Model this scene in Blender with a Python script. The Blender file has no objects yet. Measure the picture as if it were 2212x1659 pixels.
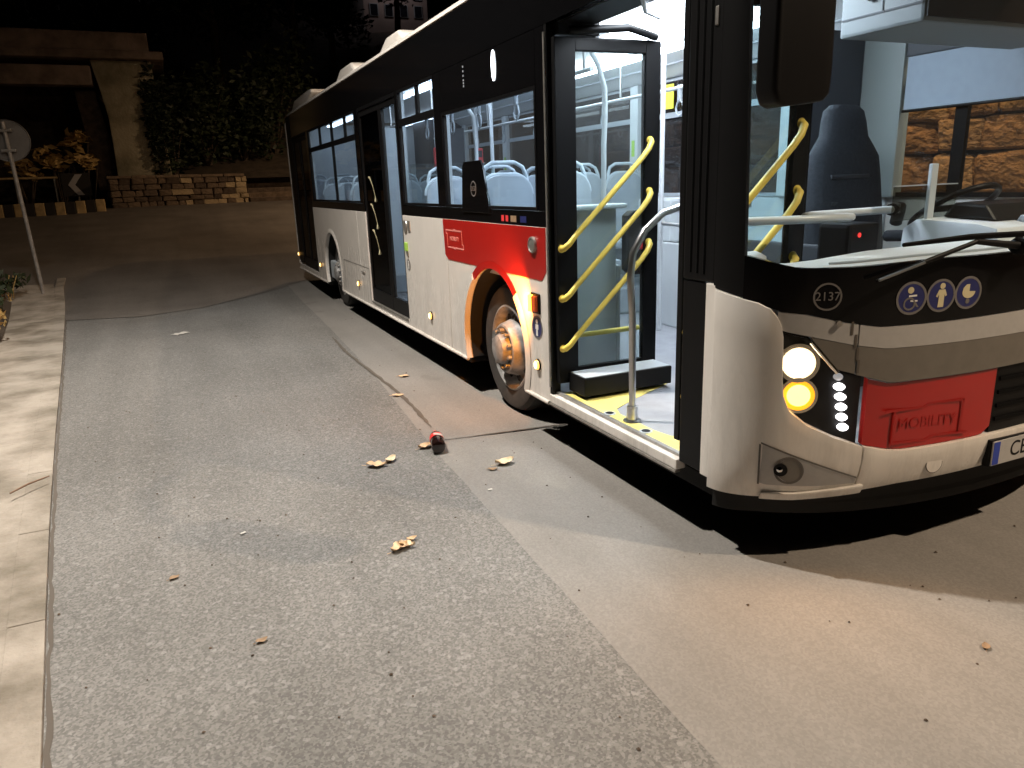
import bpy, bmesh, math, random
from mathutils import Vector, Matrix, noise as mnoise
import numpy as np
random.seed(7)
R = math.radians
SC = bpy.context.scene
C = SC.collection

# ------------------------------------------------------------------ camera, sky, exposure
cam_d = bpy.data.cameras.new('camera'); cam = bpy.data.objects.new('camera', cam_d); C.objects.link(cam)
YAW, PITCH, ROLL = 0.418, -0.2676, -0.0352
_f = Vector((math.sin(YAW)*math.cos(PITCH), math.cos(YAW)*math.cos(PITCH), math.sin(PITCH)))
_r = Vector((math.cos(YAW), -math.sin(YAW), 0)); _u = _r.cross(_f)
_r2 = _r*math.cos(ROLL)+_u*math.sin(ROLL); _u2 = -_r*math.sin(ROLL)+_u*math.cos(ROLL)
_m = Matrix((_r2, _u2, -_f)).transposed().to_4x4(); _m.translation = (-2.0454, -2.0275, 1.6581)
cam.matrix_world = _m
cam_d.sensor_fit = 'HORIZONTAL'; cam_d.sensor_width = 36.0; cam_d.lens = 36*1591/2212
cam_d.clip_start = 0.05; cam_d.clip_end = 600
SC.camera = cam

w = bpy.data.worlds.new('World'); SC.world = w; w.use_nodes = True
nt = w.node_tree; bg = nt.nodes['Background']
sky = nt.nodes.new('ShaderNodeTexSky'); sky.sky_type = 'NISHITA'; sky.sun_disc = False
sky.sun_elevation = R(-4); sky.sun_rotation = R(200)
nt.links.new(sky.outputs[0], bg.inputs[0]); bg.inputs[1].default_value = 0.02

SC.view_settings.view_transform = 'Standard'; SC.view_settings.look = 'None'
SC.view_settings.exposure = 0.0; SC.view_settings.gamma = 1.0
SC.render.engine = 'CYCLES'
SC.cycles.use_denoising = True
SC.cycles.use_adaptive_sampling = True; SC.cycles.adaptive_threshold = .02
SC.cycles.max_bounces = 6; SC.cycles.transparent_max_bounces = 14
SC.cycles.diffuse_bounces = 2; SC.cycles.glossy_bounces = 2
SC.cycles.sample_clamp_indirect = 6.0
SC.cycles.caustics_reflective = False; SC.cycles.caustics_refractive = False

# lamp settings (used by the lamp builders further down)
LED_POS, LED_POWER, LED_COL = (-2.75, 3.4, 8.0), 4900, (1.0, .925, .825)
SOD_POS, SOD_POWER, SOD_COL = (4.2, -4.6, 8.0), 1050, (1.0, .78, .56)
WALL_POS, WALL_POWER, WALL_COL = (6.3, 6.5, 7.8), 300, (1.0, .60, .28)
FAR_POS, FAR_POWER, FAR_COL = (7.2, 21.0, 7.4), 560, (1.0, .66, .38)
BUS_LIGHT = 20

# ------------------------------------------------------------------ materials
MATS = {}
def mat(name, col, rough=.5, metal=0., noise=0., nscale=8., col2=None, bump=0., bscale=60., emit=None, estr=0., coat=0., spec=.5, detail=4, bdist=.01):
    m = bpy.data.materials.new(name); m.use_nodes = True
    n = m.node_tree.nodes; l = m.node_tree.links; b = n['Principled BSDF']
    b.inputs['Base Color'].default_value = (*col, 1); b.inputs['Roughness'].default_value = rough
    b.inputs['Metallic'].default_value = metal; b.inputs['Specular IOR Level'].default_value = spec
    b.inputs['Coat Weight'].default_value = coat
    if coat: b.inputs['Coat Roughness'].default_value = .05
    if noise or bump:
        tc = n.new('ShaderNodeTexCoord')
    if noise:
        t = n.new('ShaderNodeTexNoise'); t.inputs['Scale'].default_value = nscale; t.inputs['Detail'].default_value = detail; t.inputs['Roughness'].default_value = .6
        l.new(tc.outputs['Object'], t.inputs['Vector'])
        r = n.new('ShaderNodeValToRGB')
        c2 = col2 or tuple(c*(1-noise) for c in col)
        r.color_ramp.elements[0].color = (*c2, 1); r.color_ramp.elements[1].color = (*col, 1)
        r.color_ramp.elements[0].position = .35; r.color_ramp.elements[1].position = .62
        l.new(t.outputs['Fac'], r.inputs[0]); l.new(r.outputs[0], b.inputs['Base Color'])
    if bump:
        t2 = n.new('ShaderNodeTexNoise'); t2.inputs['Scale'].default_value = bscale; t2.inputs['Detail'].default_value = 3
        l.new(tc.outputs['Object'], t2.inputs['Vector'])
        bp = n.new('ShaderNodeBump'); bp.inputs['Strength'].default_value = bump; bp.inputs['Distance'].default_value = bdist
        l.new(t2.outputs['Fac'], bp.inputs['Height']); l.new(bp.outputs[0], b.inputs['Normal'])
    if emit:
        b.inputs['Emission Color'].default_value = (*emit, 1); b.inputs['Emission Strength'].default_value = estr
    MATS[name] = m; return m

def glass(name, tint, refl=1.0, rough=0.02, dust=0.):
    m = bpy.data.materials.new(name); m.use_nodes = True
    n = m.node_tree.nodes; l = m.node_tree.links
    for x in list(n):
        if x.type != 'OUTPUT_MATERIAL': n.remove(x)
    out = [x for x in n if x.type == 'OUTPUT_MATERIAL'][0]
    tr = n.new('ShaderNodeBsdfTransparent'); tr.inputs[0].default_value = (*tint, 1)
    gl = n.new('ShaderNodeBsdfGlossy'); gl.inputs['Roughness'].default_value = rough
    fr = n.new('ShaderNodeFresnel'); fr.inputs['IOR'].default_value = 1.5
    mu = n.new('ShaderNodeMath'); mu.operation = 'MULTIPLY'; mu.inputs[1].default_value = refl
    mx = n.new('ShaderNodeMixShader')
    geo = n.new('ShaderNodeNewGeometry'); fb = n.new('ShaderNodeMath'); fb.operation = 'SUBTRACT'; fb.inputs[0].default_value = 1.0; fb.use_clamp = True
    l.new(geo.outputs['Backfacing'], fb.inputs[1]); m0 = n.new('ShaderNodeMath'); m0.operation = 'MULTIPLY'   # a pane reflects at its outer skin only
    l.new(fr.outputs[0], m0.inputs[0]); l.new(fb.outputs[0], m0.inputs[1])
    l.new(m0.outputs[0], mu.inputs[0]); l.new(mu.outputs[0], mx.inputs[0])
    l.new(tr.outputs[0], mx.inputs[1]); l.new(gl.outputs[0], mx.inputs[2])
    if dust:
        df = n.new('ShaderNodeBsdfDiffuse'); df.inputs[0].default_value = (.75, .77, .80, 1); m2 = n.new('ShaderNodeMixShader')
        tc = n.new('ShaderNodeTexCoord'); nz = n.new('ShaderNodeTexNoise'); nz.inputs['Scale'].default_value = 2.5; nz.inputs['Detail'].default_value = 5
        mr_ = n.new('ShaderNodeMapRange'); mr_.inputs[1].default_value = .3; mr_.inputs[2].default_value = .7; mr_.inputs[3].default_value = dust*.6; mr_.inputs[4].default_value = dust*1.4
        l.new(tc.outputs['Object'], nz.inputs['Vector']); l.new(nz.outputs['Fac'], mr_.inputs[0]); l.new(mr_.outputs[0], m2.inputs[0])
        l.new(mx.outputs[0], m2.inputs[1]); l.new(df.outputs[0], m2.inputs[2]); l.new(m2.outputs[0], out.inputs[0])
    else: l.new(mx.outputs[0], out.inputs[0])
    MATS[name] = m; return m

def asphalt(name, base, dark, light, speck, bump):
    """worn road surface: blotches, aggregate grains, fine relief"""
    m = bpy.data.materials.new(name); m.use_nodes = True
    n = m.node_tree.nodes; l = m.node_tree.links; b = n['Principled BSDF']
    tc = n.new('ShaderNodeTexCoord')
    def nz(sc, det, vec=None):
        t = n.new('ShaderNodeTexNoise'); t.inputs['Scale'].default_value = sc; t.inputs['Detail'].default_value = det
        l.new(vec or tc.outputs['Object'], t.inputs['Vector']); return t
    def ramp(src, a, b_, p0, p1):
        r = n.new('ShaderNodeValToRGB'); r.color_ramp.elements[0].color = (*a, 1); r.color_ramp.elements[1].color = (*b_, 1)
        r.color_ramp.elements[0].position = p0; r.color_ramp.elements[1].position = p1; l.new(src, r.inputs[0]); return r
    def mix(mode, fac, a, b_):
        x = n.new('ShaderNodeMix'); x.data_type = 'RGBA'; x.blend_type = mode
        if isinstance(fac, float): x.inputs[0].default_value = fac
        else: l.new(fac, x.inputs[0])
        l.new(a, x.inputs[6]); l.new(b_, x.inputs[7]); return x.outputs[2]
    r1 = ramp(nz(.9, 5).outputs['Fac'], dark, base, .3, .68)
    # stretched wear along the driving direction
    mp = n.new('ShaderNodeMapping'); mp.inputs['Scale'].default_value = (2.2, .16, 1); l.new(tc.outputs['Object'], mp.inputs[0])
    r2 = ramp(nz(1.3, 4, mp.outputs[0]).outputs['Fac'], (.86, .86, .86), (1.06, 1.06, 1.06), .3, .7)
    c = mix('MULTIPLY', 1.0, r1.outputs[0], r2.outputs[0])
    v = n.new('ShaderNodeTexVoronoi'); v.inputs['Scale'].default_value = 120; v.inputs['Randomness'].default_value = 1
    l.new(tc.outputs['Object'], v.inputs['Vector'])
    bw = n.new('ShaderNodeRGBToBW'); l.new(v.outputs['Color'], bw.inputs[0])
    r3 = ramp(bw.outputs[0], (1-speck,)*3, (1+speck*.9,)*3, .25, .75)
    c = mix('MULTIPLY', 1.0, c, r3.outputs[0])
    v2 = n.new('ShaderNodeTexVoronoi'); v2.inputs['Scale'].default_value = 62; l.new(tc.outputs['Object'], v2.inputs['Vector'])
    bw2 = n.new('ShaderNodeRGBToBW'); l.new(v2.outputs['Color'], bw2.inputs[0])
    r4 = ramp(bw2.outputs[0], (0, 0, 0), (1, 1, 1), .80, .84)
    lt = n.new('ShaderNodeRGB'); lt.outputs[0].default_value = (*light, 1)
    mu = n.new('ShaderNodeMath'); mu.operation = 'MULTIPLY'; mu.inputs[1].default_value = speck*1.1; l.new(r4.outputs[0], mu.inputs[0])
    c = mix('MIX', mu.outputs[0], c, lt.outputs[0])
    rs = ramp(nz(.42, 6).outputs['Fac'], (.88, .875, .87), (1.03, 1.03, 1.03), .34, .58)          # old damp and oil stains
    c = mix('MULTIPLY', 1.0, c, rs.outputs[0])
    ro = ramp(nz(2.1, 2).outputs['Fac'], (.86, .85, .84), (1, 1, 1), .26, .31)
    c = mix('MULTIPLY', 1.0, c, ro.outputs[0])
    l.new(c, b.inputs['Base Color']); b.inputs['Roughness'].default_value = .82; b.inputs['Specular IOR Level'].default_value = .35
    bp = n.new('ShaderNodeBump'); bp.inputs['Strength'].default_value = bump; bp.inputs['Distance'].default_value = .006
    l.new(bw.outputs[0], bp.inputs['Height']); l.new(bp.outputs[0], b.inputs['Normal'])
    MATS[name] = m; return m

mat('paint_white', (.78, .74, .69), .28, noise=.05, nscale=3, coat=.3)
def grime(m, amount):
    """road dirt: splashes low down and faint vertical runs"""
    n = m.node_tree.nodes; l = m.node_tree.links; b = n['Principled BSDF']; src = b.inputs['Base Color'].links[0].from_socket
    tc = n.new('ShaderNodeTexCoord'); sep = n.new('ShaderNodeSeparateXYZ'); l.new(tc.outputs['Object'], sep.inputs[0])
    mr = n.new('ShaderNodeMapRange'); mr.inputs[1].default_value = 1.0; mr.inputs[2].default_value = .25; mr.inputs[3].default_value = .12; mr.inputs[4].default_value = 1.0; l.new(sep.outputs[2], mr.inputs[0])
    mp = n.new('ShaderNodeMapping'); mp.inputs['Scale'].default_value = (9, 9, 1.6); l.new(tc.outputs['Object'], mp.inputs[0])
    t = n.new('ShaderNodeTexNoise'); t.inputs['Scale'].default_value = 1.2; t.inputs['Detail'].default_value = 8; t.inputs['Roughness'].default_value = .7; l.new(mp.outputs[0], t.inputs['Vector'])
    r = n.new('ShaderNodeMapRange'); r.inputs[1].default_value = .42; r.inputs[2].default_value = .75; l.new(t.outputs['Fac'], r.inputs[0])
    mu = n.new('ShaderNodeMath'); mu.operation = 'MULTIPLY'; l.new(mr.outputs[0], mu.inputs[0]); l.new(r.outputs[0], mu.inputs[1])
    m2 = n.new('ShaderNodeMath'); m2.operation = 'MULTIPLY'; m2.inputs[1].default_value = amount; l.new(mu.outputs[0], m2.inputs[0])
    x = n.new('ShaderNodeMix'); x.data_type = 'RGBA'; l.new(m2.outputs[0], x.inputs[0]); l.new(src, x.inputs[6]); x.inputs[7].default_value = (.16, .135, .11, 1)
    l.new(x.outputs[2], b.inputs['Base Color'])
    ra = n.new('ShaderNodeMapRange'); ra.inputs[3].default_value = .25; ra.inputs[4].default_value = .7; l.new(m2.outputs[0], ra.inputs[0]); l.new(ra.outputs[0], b.inputs['Roughness'])
grime(MATS['paint_white'], .5)
mat('paint_black', (.004, .004, .0045), .10, spec=.22)
mat('rubber_black', (.004, .004, .0045), .6, spec=.08)
mat('plastic_black', (.006, .006, .0065), .45, spec=.16)
mat('under_black', (.006, .006, .006), .9)
mat('paint_red', (.40, .013, .010), .3, noise=.06, nscale=4, coat=.3)
mat('paint_red_dark', (.35, .0105, .0085), .4)
mat('paint_pink', (.85, .32, .28), .5)
mat('paint_silver', (.42, .41, .40), .35, noise=.06, nscale=30)
mat('paint_taupe', (.165, .150, .130), .4, noise=.12, nscale=14)
mat('line_grey', (.12, .11, .10), .6)
mat('steel', (.62, .62, .62), .28, metal=1.)
mat('pole_paint', (.60, .63, .66), .3)
mat('steel_dull', (.42, .40, .37), .4, metal=.7, noise=.25, nscale=20)
mat('rim_paint', (.30, .295, .29), .45, noise=.45, nscale=14)
mat('tyre', (.020, .019, .018), .75, noise=.3, nscale=30, bump=.15, bscale=90)
mat('tyre_wall', (.045, .041, .038), .7, noise=.4, nscale=12)
mat('yellow_bar', (.78, .58, .10), .4)
mat('handle_dull', (.30, .27, .16), .5)
mat('yellow_floor', (.82, .70, .20), .55, noise=.12, nscale=6)
mat('floor_vinyl', (.30, .31, .34), .5, noise=.15, nscale=9)
mat('inner_panel', (.60, .64, .67), .45, noise=.05, nscale=5)
mat('inner_white', (.74, .77, .80), .4)
mat('inner_grey', (.40, .44, .48), .5)
mat('inner_dark', (.035, .04, .05), .6)
mat('seat_plastic', (.37, .42, .47), .42, noise=.08, nscale=6)
mat('seat_edge', (.50, .57, .63), .4)
mat('seat_fabric', (.022, .028, .038), .9, noise=.3, nscale=50, bump=.3, bscale=200)
mat('blind', (.34, .40, .48), .8, noise=.05, nscale=20)
mat('sign_back', (.15, .145, .14), .5, noise=.2, nscale=6)
mat('pole_grey', (.30, .28, .26), .5, noise=.3, nscale=10)
mat('sticker_yellow', (.80, .78, .05), .5)
mat('sticker_red', (.70, .05, .06), .5)
mat('plate_blue', (.02, .05, .35), .4)
mat('sticker_blue', (.02, .025, .12), .4)
mat('sticker_white', (.75, .75, .72), .5)
mat('sticker_grey', (.16, .15, .145), .5)
mat('sticker_cream', (.62, .55, .34), .5)
mat('sticker_green', (.35, .62, .10), .5)
mat('reflector_orange', (.75, .10, .01), .25)
mat('leaf_dry', (.66, .46, .28), .8, noise=.25, nscale=40)
mat('leaf_dry_pale', (.74, .58, .39), .8, noise=.2, nscale=40)
mat('leaf_brown', (.30, .20, .12), .8, noise=.25, nscale=40)
mat('paper', (.50, .47, .43), .8)
mat('bottle_dark', (.014, .006, .005), .12, coat=.5)
mat('bottle_red', (.62, .03, .025), .4)
mat('wood_twig', (.20, .12, .08), .9)
mat('stone_brown', (.20, .145, .10), .9, noise=.45, nscale=5, bump=.6, bscale=22, bdist=.03)
mat('stone_pale', (.44, .34, .21), .9, noise=.3, nscale=6, bump=.5, bscale=22, bdist=.03)
mat('stone_dark', (.13, .095, .07), .95, noise=.5, nscale=5, bump=.6, bscale=22, bdist=.03)
mat('concrete_old', (.36, .325, .235), .92, noise=.6, nscale=.9, col2=(.13, .12, .075), bump=.5, bscale=14, bdist=.03, detail=7)
mat('concrete_beam', (.26, .20, .165), .92, noise=.5, nscale=1.6, bump=.4, bscale=14, bdist=.03, detail=7)
mat('concrete_kerb', (.40, .345, .28), .9, noise=.45, nscale=2.6, bump=.4, bscale=60, bdist=.006)
mat('kerb_yellow', (.55, .40, .20), .85, noise=.35, nscale=6)
mat('kerb_black', (.025, .022, .02), .85)
mat('soil', (.07, .052, .036), .95, noise=.5, nscale=3, bump=.6, bscale=20, bdist=.03)
mat('bark', (.10, .075, .055), .95, noise=.4, nscale=9, bump=.5, bscale=30)
mat('foliage_dark', (.020, .032, .013), .6, noise=.4, nscale=1.5)
mat('foliage_mid', (.034, .050, .018), .6, noise=.4, nscale=1.5)
mat('foliage_dry', (.62, .42, .16), .7, noise=.4, nscale=2)
mat('facade', (.46, .38, .36), .9, noise=.2, nscale=.5)
mat('roof_tile', (.16, .07, .05), .9)
mat('window_dark', (.02, .022, .03), .1)
mat('joint_dark', (.095, .08, .066), .9)
mat('locker_grey', (.17, .195, .21), .5)
mat('cab_grey', (.24, .27, .27), .5)
mat('rock_a', (.46, .25, .11), .95, noise=.6, nscale=2.2, bump=1.0, bscale=6, bdist=.12, detail=8)
mat('rock_b', (.54, .32, .15), .95, noise=.5, nscale=2.2, bump=1.0, bscale=6, bdist=.12, detail=8)
mat('rock_c', (.34, .18, .085), .95, noise=.6, nscale=2.2, bump=1.0, bscale=6, bdist=.12, detail=8)
mat('lamp_housing', (.22, .22, .22), .5)
mat('mirror_glass', (.6, .6, .6), .05, metal=1.)
mat('lamp_led', (1, 1, 1), .5, emit=LED_COL, estr=60)
mat('lamp_sod', (1, 1, 1), .5, emit=SOD_COL, estr=60)
mat('bus_light', (1, 1, 1), .5, emit=(.84, .92, 1.0), estr=BUS_LIGHT)
mat('bus_light_rear', (1, 1, 1), .5, emit=(.80, .90, 1.0), estr=BUS_LIGHT*.5)
mat('bus_light_tail', (1, 1, 1), .5, emit=(.80, .90, 1.0), estr=BUS_LIGHT*.22)
mat('bus_light_door', (1, 1, 1), .5, emit=(.84, .92, 1.0), estr=BUS_LIGHT*2.2)
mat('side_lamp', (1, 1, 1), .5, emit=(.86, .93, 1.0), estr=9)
mat('side_glints', (.2, .2, .2), .5, emit=(.8, .85, .9), estr=.25)
mat('head_white', (1, 1, 1), .3, emit=(1.0, .88, .66), estr=14)
mat('head_amber', (1, .5, .05), .3, emit=(1.0, .40, .015), estr=1.7)
mat('amber_core', (1, .6, .1), .3, emit=(1.0, .60, .17), estr=4)
mat('white_rim', (1, .9, .7), .3, emit=(1.0, .78, .48), estr=2.2)
mat('head_led', (1, 1, 1), .3, emit=(.90, .92, 1.0), estr=5)
mat('led_dim', (.5, .5, .5), .3, emit=(.90, .92, 1.0), estr=.35)
mat('marker_glow', (1, .6, .2), .3, emit=(1.0, .50, .10), estr=1.7)
mat('marker_core', (1, .7, .3), .3, emit=(1.0, .70, .30), estr=6)
mat('repeater_glow', (1, .5, .1), .3, emit=(1.0, .34, .03), estr=12)
mat('chrome_warm', (.85, .8, .7), .15, metal=1.)
mat('red_lamp', (.5, .02, .02), .3, emit=(1, .03, .02), estr=1.5)
mat('town_light', (1, 1, 1), .5, emit=(.9, .93, 1.0), estr=8)
mat('chevron_white', (.42, .41, .42), .5)
glass('glass_side', (.80, .86, .91), .6, dust=.014)
glass('glass_far', (.45, .50, .55), 1.0, dust=.022)
glass('glass_door', (.82, .88, .88), 1.0, dust=.03)
glass('glass_dark', (.045, .05, .055), .5)
glass('glass_front', (.92, .95, .96), .8, dust=.006)
glass('glass_lamp', (.95, .93, .9), .6)
glass('plexi', (.62, .62, .58), .8, .2)
asphalt('asphalt_old', (.176, .170, .161), (.146, .141, .133), (.36, .355, .345), .25, .5)
asphalt('asphalt_patch', (.226, .214, .200), (.198, .187, .174), (.34, .33, .31), .08, .22)
asphalt('asphalt_far', (.178, .160, .144), (.125, .112, .100), (.2, .19, .17), .2, .3)
mat('pavement_mat', (.36, .318, .270), .92, noise=.5, nscale=1.9, col2=(.150, .128, .098), bump=.8, bscale=26, bdist=.012, detail=9)

# ------------------------------------------------------------------ helpers
class MB:
    """collects geometry for one mesh object"""
    def __init__(s): s.v = []; s.f = []
    def add(s, vs, fs):
        o = len(s.v); s.v += [tuple(v) for v in vs]; s.f += [tuple(i+o for i in f) for f in fs]; return s
    def box(s, x0, x1, y0, y1, z0, z1):
        return s.add([(x0,y0,z0),(x1,y0,z0),(x1,y1,z0),(x0,y1,z0),(x0,y0,z1),(x1,y0,z1),(x1,y1,z1),(x0,y1,z1)],
                     [(0,3,2,1),(4,5,6,7),(0,1,5,4),(1,2,6,5),(2,3,7,6),(3,0,4,7)])
    def hexa(s, p): return s.add(p, [(0,3,2,1),(4,5,6,7),(0,1,5,4),(1,2,6,5),(2,3,7,6),(3,0,4,7)])
    def tube(s, pts, r, n=8, cap=True):
        P = [Vector(p) for p in pts]; k = len(P); rs = r if isinstance(r, (list, tuple)) else [r]*k
        up = None; vs = []; fs = []
        for i in range(k):
            t = (P[min(i+1,k-1)]-P[max(i-1,0)]).normalized()
            if up is None:
                up = Vector((0,0,1)) if abs(t.z) < .9 else Vector((1,0,0))
            a = (up - t*up.dot(t)).normalized(); up = a; b = t.cross(a)
            for j in range(n):
                q = 2*math.pi*j/n; vs.append(P[i]+(a*math.cos(q)+b*math.sin(q))*rs[i])
        for i in range(k-1):
            for j in range(n):
                fs.append((i*n+j, i*n+(j+1)%n, (i+1)*n+(j+1)%n, (i+1)*n+j))
        if cap: fs.append(tuple(range(n-1,-1,-1))); fs.append(tuple((k-1)*n+j for j in range(n)))
        return s.add(vs, fs)
    def lathe(s, prof, origin, axis='x', n=32):
        """prof: list of (along, radius)"""
        o = Vector(origin); vs = []; fs = []
        for a, r in prof:
            for j in range(n):
                q = 2*math.pi*j/n; c, d = r*math.cos(q), r*math.sin(q)
                vs.append(o+Vector({'x': (a,c,d), 'y': (c,a,d), 'z': (c,d,a)}[axis]))
        for i in range(len(prof)-1):
            for j in range(n):
                fs.append((i*n+j, i*n+(j+1)%n, (i+1)*n+(j+1)%n, (i+1)*n+j))
        return s.add(vs, fs)
    def prism_yz(s, poly, x0, x1):
        """polygon in (y,z) extruded along x"""
        n = len(poly); vs = [(x0,y,z) for y,z in poly]+[(x1,y,z) for y,z in poly]
        fs = [tuple(range(n)), tuple(range(2*n-1,n-1,-1))]+[(i,(i+1)%n,n+(i+1)%n,n+i) for i in range(n)]
        return s.add(vs, fs)
    def prism_xy(s, poly, z0, z1):
        n = len(poly); vs = [(x,y,z0) for x,y in poly]+[(x,y,z1) for x,y in poly]
        fs = [tuple(range(n-1,-1,-1)), tuple(range(n,2*n))]+[(i,(i+1)%n,n+(i+1)%n,n+i) for i in range(n)]
        return s.add(vs, fs)
    def prism_xz(s, poly, y0, y1):
        n = len(poly); vs = [(x,y0,z) for x,z in poly]+[(x,y1,z) for x,z in poly]
        fs = [tuple(range(n)), tuple(range(2*n-1,n-1,-1))]+[(i,(i+1)%n,n+(i+1)%n,n+i) for i in range(n)]
        return s.add(vs, fs)
    def build(s, name, m, parent=None, smooth=None, bev=0., seg=2):
        me = bpy.data.meshes.new(name); me.from_pydata(s.v, [], s.f); me.update()
        bm = bmesh.new(); bm.from_mesh(me)
        bmesh.ops.remove_doubles(bm, verts=bm.verts, dist=1e-6)
        bmesh.ops.recalc_face_normals(bm, faces=bm.faces)
        if bev:
            es = [e for e in bm.edges if len(e.link_faces) == 2 and e.calc_face_angle(0) > R(30)]
            bmesh.ops.bevel(bm, geom=es, offset=bev, segments=seg, profile=.6, affect='EDGES', clamp_overlap=True)
        bm.to_mesh(me); bm.free()
        if smooth is not None:
            me.shade_smooth()
            me.set_sharp_from_angle(angle=R(smooth))
        me.materials.append(MATS[m])
        o = bpy.data.objects.new(name, me); C.objects.link(o)
        if parent: o.parent = parent
        return o

def empty(name, label, cat, group=None, loc=(0,0,0)):
    o = bpy.data.objects.new(name, None); C.objects.link(o); o.location = loc; o.empty_display_size = .2
    return tag(o, label, cat, group)
def tag(o, label, cat, group=None):
    o['label'] = label; o['category'] = cat
    if group: o['group'] = group
    return o
def structure(o): o['kind'] = 'structure'; return o
def copy_tree(o, parent=None):
    c = o.copy(); C.objects.link(c); c.parent = parent
    for ch in list(o.children): copy_tree(ch, c)
    return c
def text_mesh(txt, size, name, m, parent, mtx, extrude=.001, align='CENTER'):
    cu = bpy.data.curves.new(name, 'FONT'); cu.body = txt; cu.size = size; cu.align_x = align; cu.align_y = 'CENTER'; cu.extrude = extrude
    t = bpy.data.objects.new(name, cu); C.objects.link(t)
    dg = bpy.context.evaluated_depsgraph_get()
    me = bpy.data.meshes.new_from_object(t.evaluated_get(dg))
    bpy.data.objects.remove(t)
    me.transform(mtx); me.materials.clear(); me.materials.append(MATS[m])
    o = bpy.data.objects.new(name, me); C.objects.link(o)
    if parent: o.parent = parent
    return o
def frame_mtx(origin, xdir, zdir):
    """local x -> xdir, local y -> zdir (up), local z -> outward"""
    x = Vector(xdir).normalized(); y = Vector(zdir).normalized(); z = x.cross(y)
    m = Matrix((x, y, z)).transposed().to_4x4(); m.translation = Vector(origin); return m
def arc(cx, cz, r, a0, a1, n):
    return [(cx+r*math.cos(a0+(a1-a0)*i/n), cz+r*math.sin(a0+(a1-a0)*i/n)) for i in range(n+1)]
def lerp(poly, s):
    if s <= poly[0][0]: return poly[0][1]
    for (a, b), (c, d) in zip(poly, poly[1:]):
        if s <= c: return b+(d-b)*(s-a)/max(c-a, 1e-9)
    return poly[-1][1]
def light(name, kind, loc, power, col, parent, size=.3, rot=None, spot=None, blend=.4):
    d = bpy.data.lights.new(name, kind); d.energy = power; d.color = col
    if kind == 'AREA': d.shape = 'DISK'; d.size = size
    elif kind in ('POINT', 'SPOT'): d.shadow_soft_size = size
    if kind == 'SPOT': d.spot_size = spot; d.spot_blend = blend
    o = bpy.data.objects.new(name, d); C.objects.link(o); o.location = loc
    if rot is not None: o.rotation_euler = rot
    if parent: o.parent = parent
    return o

# ------------------------------------------------------------------ the setting
def gz(y):
    """street level: flat under the bus, then uphill to the cross street"""
    if y < 9.5: return 0.
    if y < 12.5: return .085*(y-9.5)**2/6
    if y < 26: return .1275+.085*(y-12.5)
    return .1275+.085*13.5
def sheet(name, cols, ylo, yhi, ny, dz, m, zf=gz):
    mb = MB(); n = len(cols); vs = []; fs = []
    for x in cols:
        a, b = ylo(x), yhi(x)
        for j in range(ny+1):
            y = a+(b-a)*j/ny; vs.append((x, y, zf(y)+dz))
    for i in range(n-1):
        for j in range(ny):
            k = i*(ny+1)+j; fs.append((k, k+ny+1, k+ny+2, k+1))
    return mb.add(vs, fs).build(name, m, smooth=40)
_ys = [-60, -30, -12, -6, -3, 0, 3, 6, 9, 9.5]+[9.5+.5*i for i in range(1, 35)]+[28, 32, 40, 60, 120]
mb = MB(); xs_ = [-80, -30, -12, -6, -3, 0, 3, 6, 12, 30, 80]
mb.add([(x, y, gz(y)) for x in xs_ for y in _ys], [(i*len(_ys)+j, (i+1)*len(_ys)+j, (i+1)*len(_ys)+j+1, i*len(_ys)+j+1) for i in range(len(xs_)-1) for j in range(len(_ys)-1)])
road = structure(mb.build('road', 'asphalt_old', smooth=40))

SEAM = [(-14, -1.05), (-.65, -.81), (.56, -.76), (2.11, -.70), (4.64, -.53), (7.0, -.44), (12, -.30)]   # (y, x)
def joint_y(x): return 2.40-.13*(x+.42)+.02*math.sin(x*9)
def patch(name, y0, y1, dz, m, joint):
    """strip of newer asphalt between the seam and the far lane, wobbly edge"""
    mb = MB(); vs = []; fs = []; ny = 90; nx = 8
    for j in range(ny+1):
        t = j/ny
        for i in range(nx+1):
            ya, yb = y0, y1
            yy = ya+(yb-ya)*t
            xl = lerp(SEAM, yy)+.006*mnoise.noise((yy*2.1, 0, 0))+.004*mnoise.noise((yy*9, 3, 0))
            x = xl if i == 0 else (xl+.05 if i == 1 else xl+.05+(3.4-xl-.05)*(i-1)/(nx-1))
            if joint == 'hi': yy = ya+(joint_y(x)-.008-ya)*t
            if joint == 'lo': yy = joint_y(x)+.008+(yb-joint_y(x)-.008)*t
            vs.append((x, yy, gz(yy)+(.0008 if i == 0 else dz)))
    for j in range(ny):
        for i in range(nx):
            k = j*(nx+1)+i; fs.append((k, k+1, k+nx+2, k+nx+1))
    return structure(mb.add(vs, fs).build(name, m, smooth=40))
patch('road_patch', -14, 2.4, .004, 'asphalt_patch', 'hi')
patch('road_patch', 2.4, 11.6, .004, 'asphalt_patch', 'lo')
def far_edge(x): return lerp([(-12, 10.6), (-3.9, 9.9), (-2.6, 9.5), (-1.77, 9.85), (-.54, 11.04), (.3, 12.0), (4, 12.6), (30, 14)], x)
structure(sheet('far_road_sheet', [-30, -20, -12, -8, -6, -5, -4.4, -3.9, -3.4, -3, -2.6, -2.2, -1.77, -1.2, -.54, -.1, .3, 1.5, 3, 6, 12, 30], far_edge, lambda x: 31, 60, .008, 'asphalt_far'))  # browner asphalt sheet beyond a slanting edge behind the bus

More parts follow.
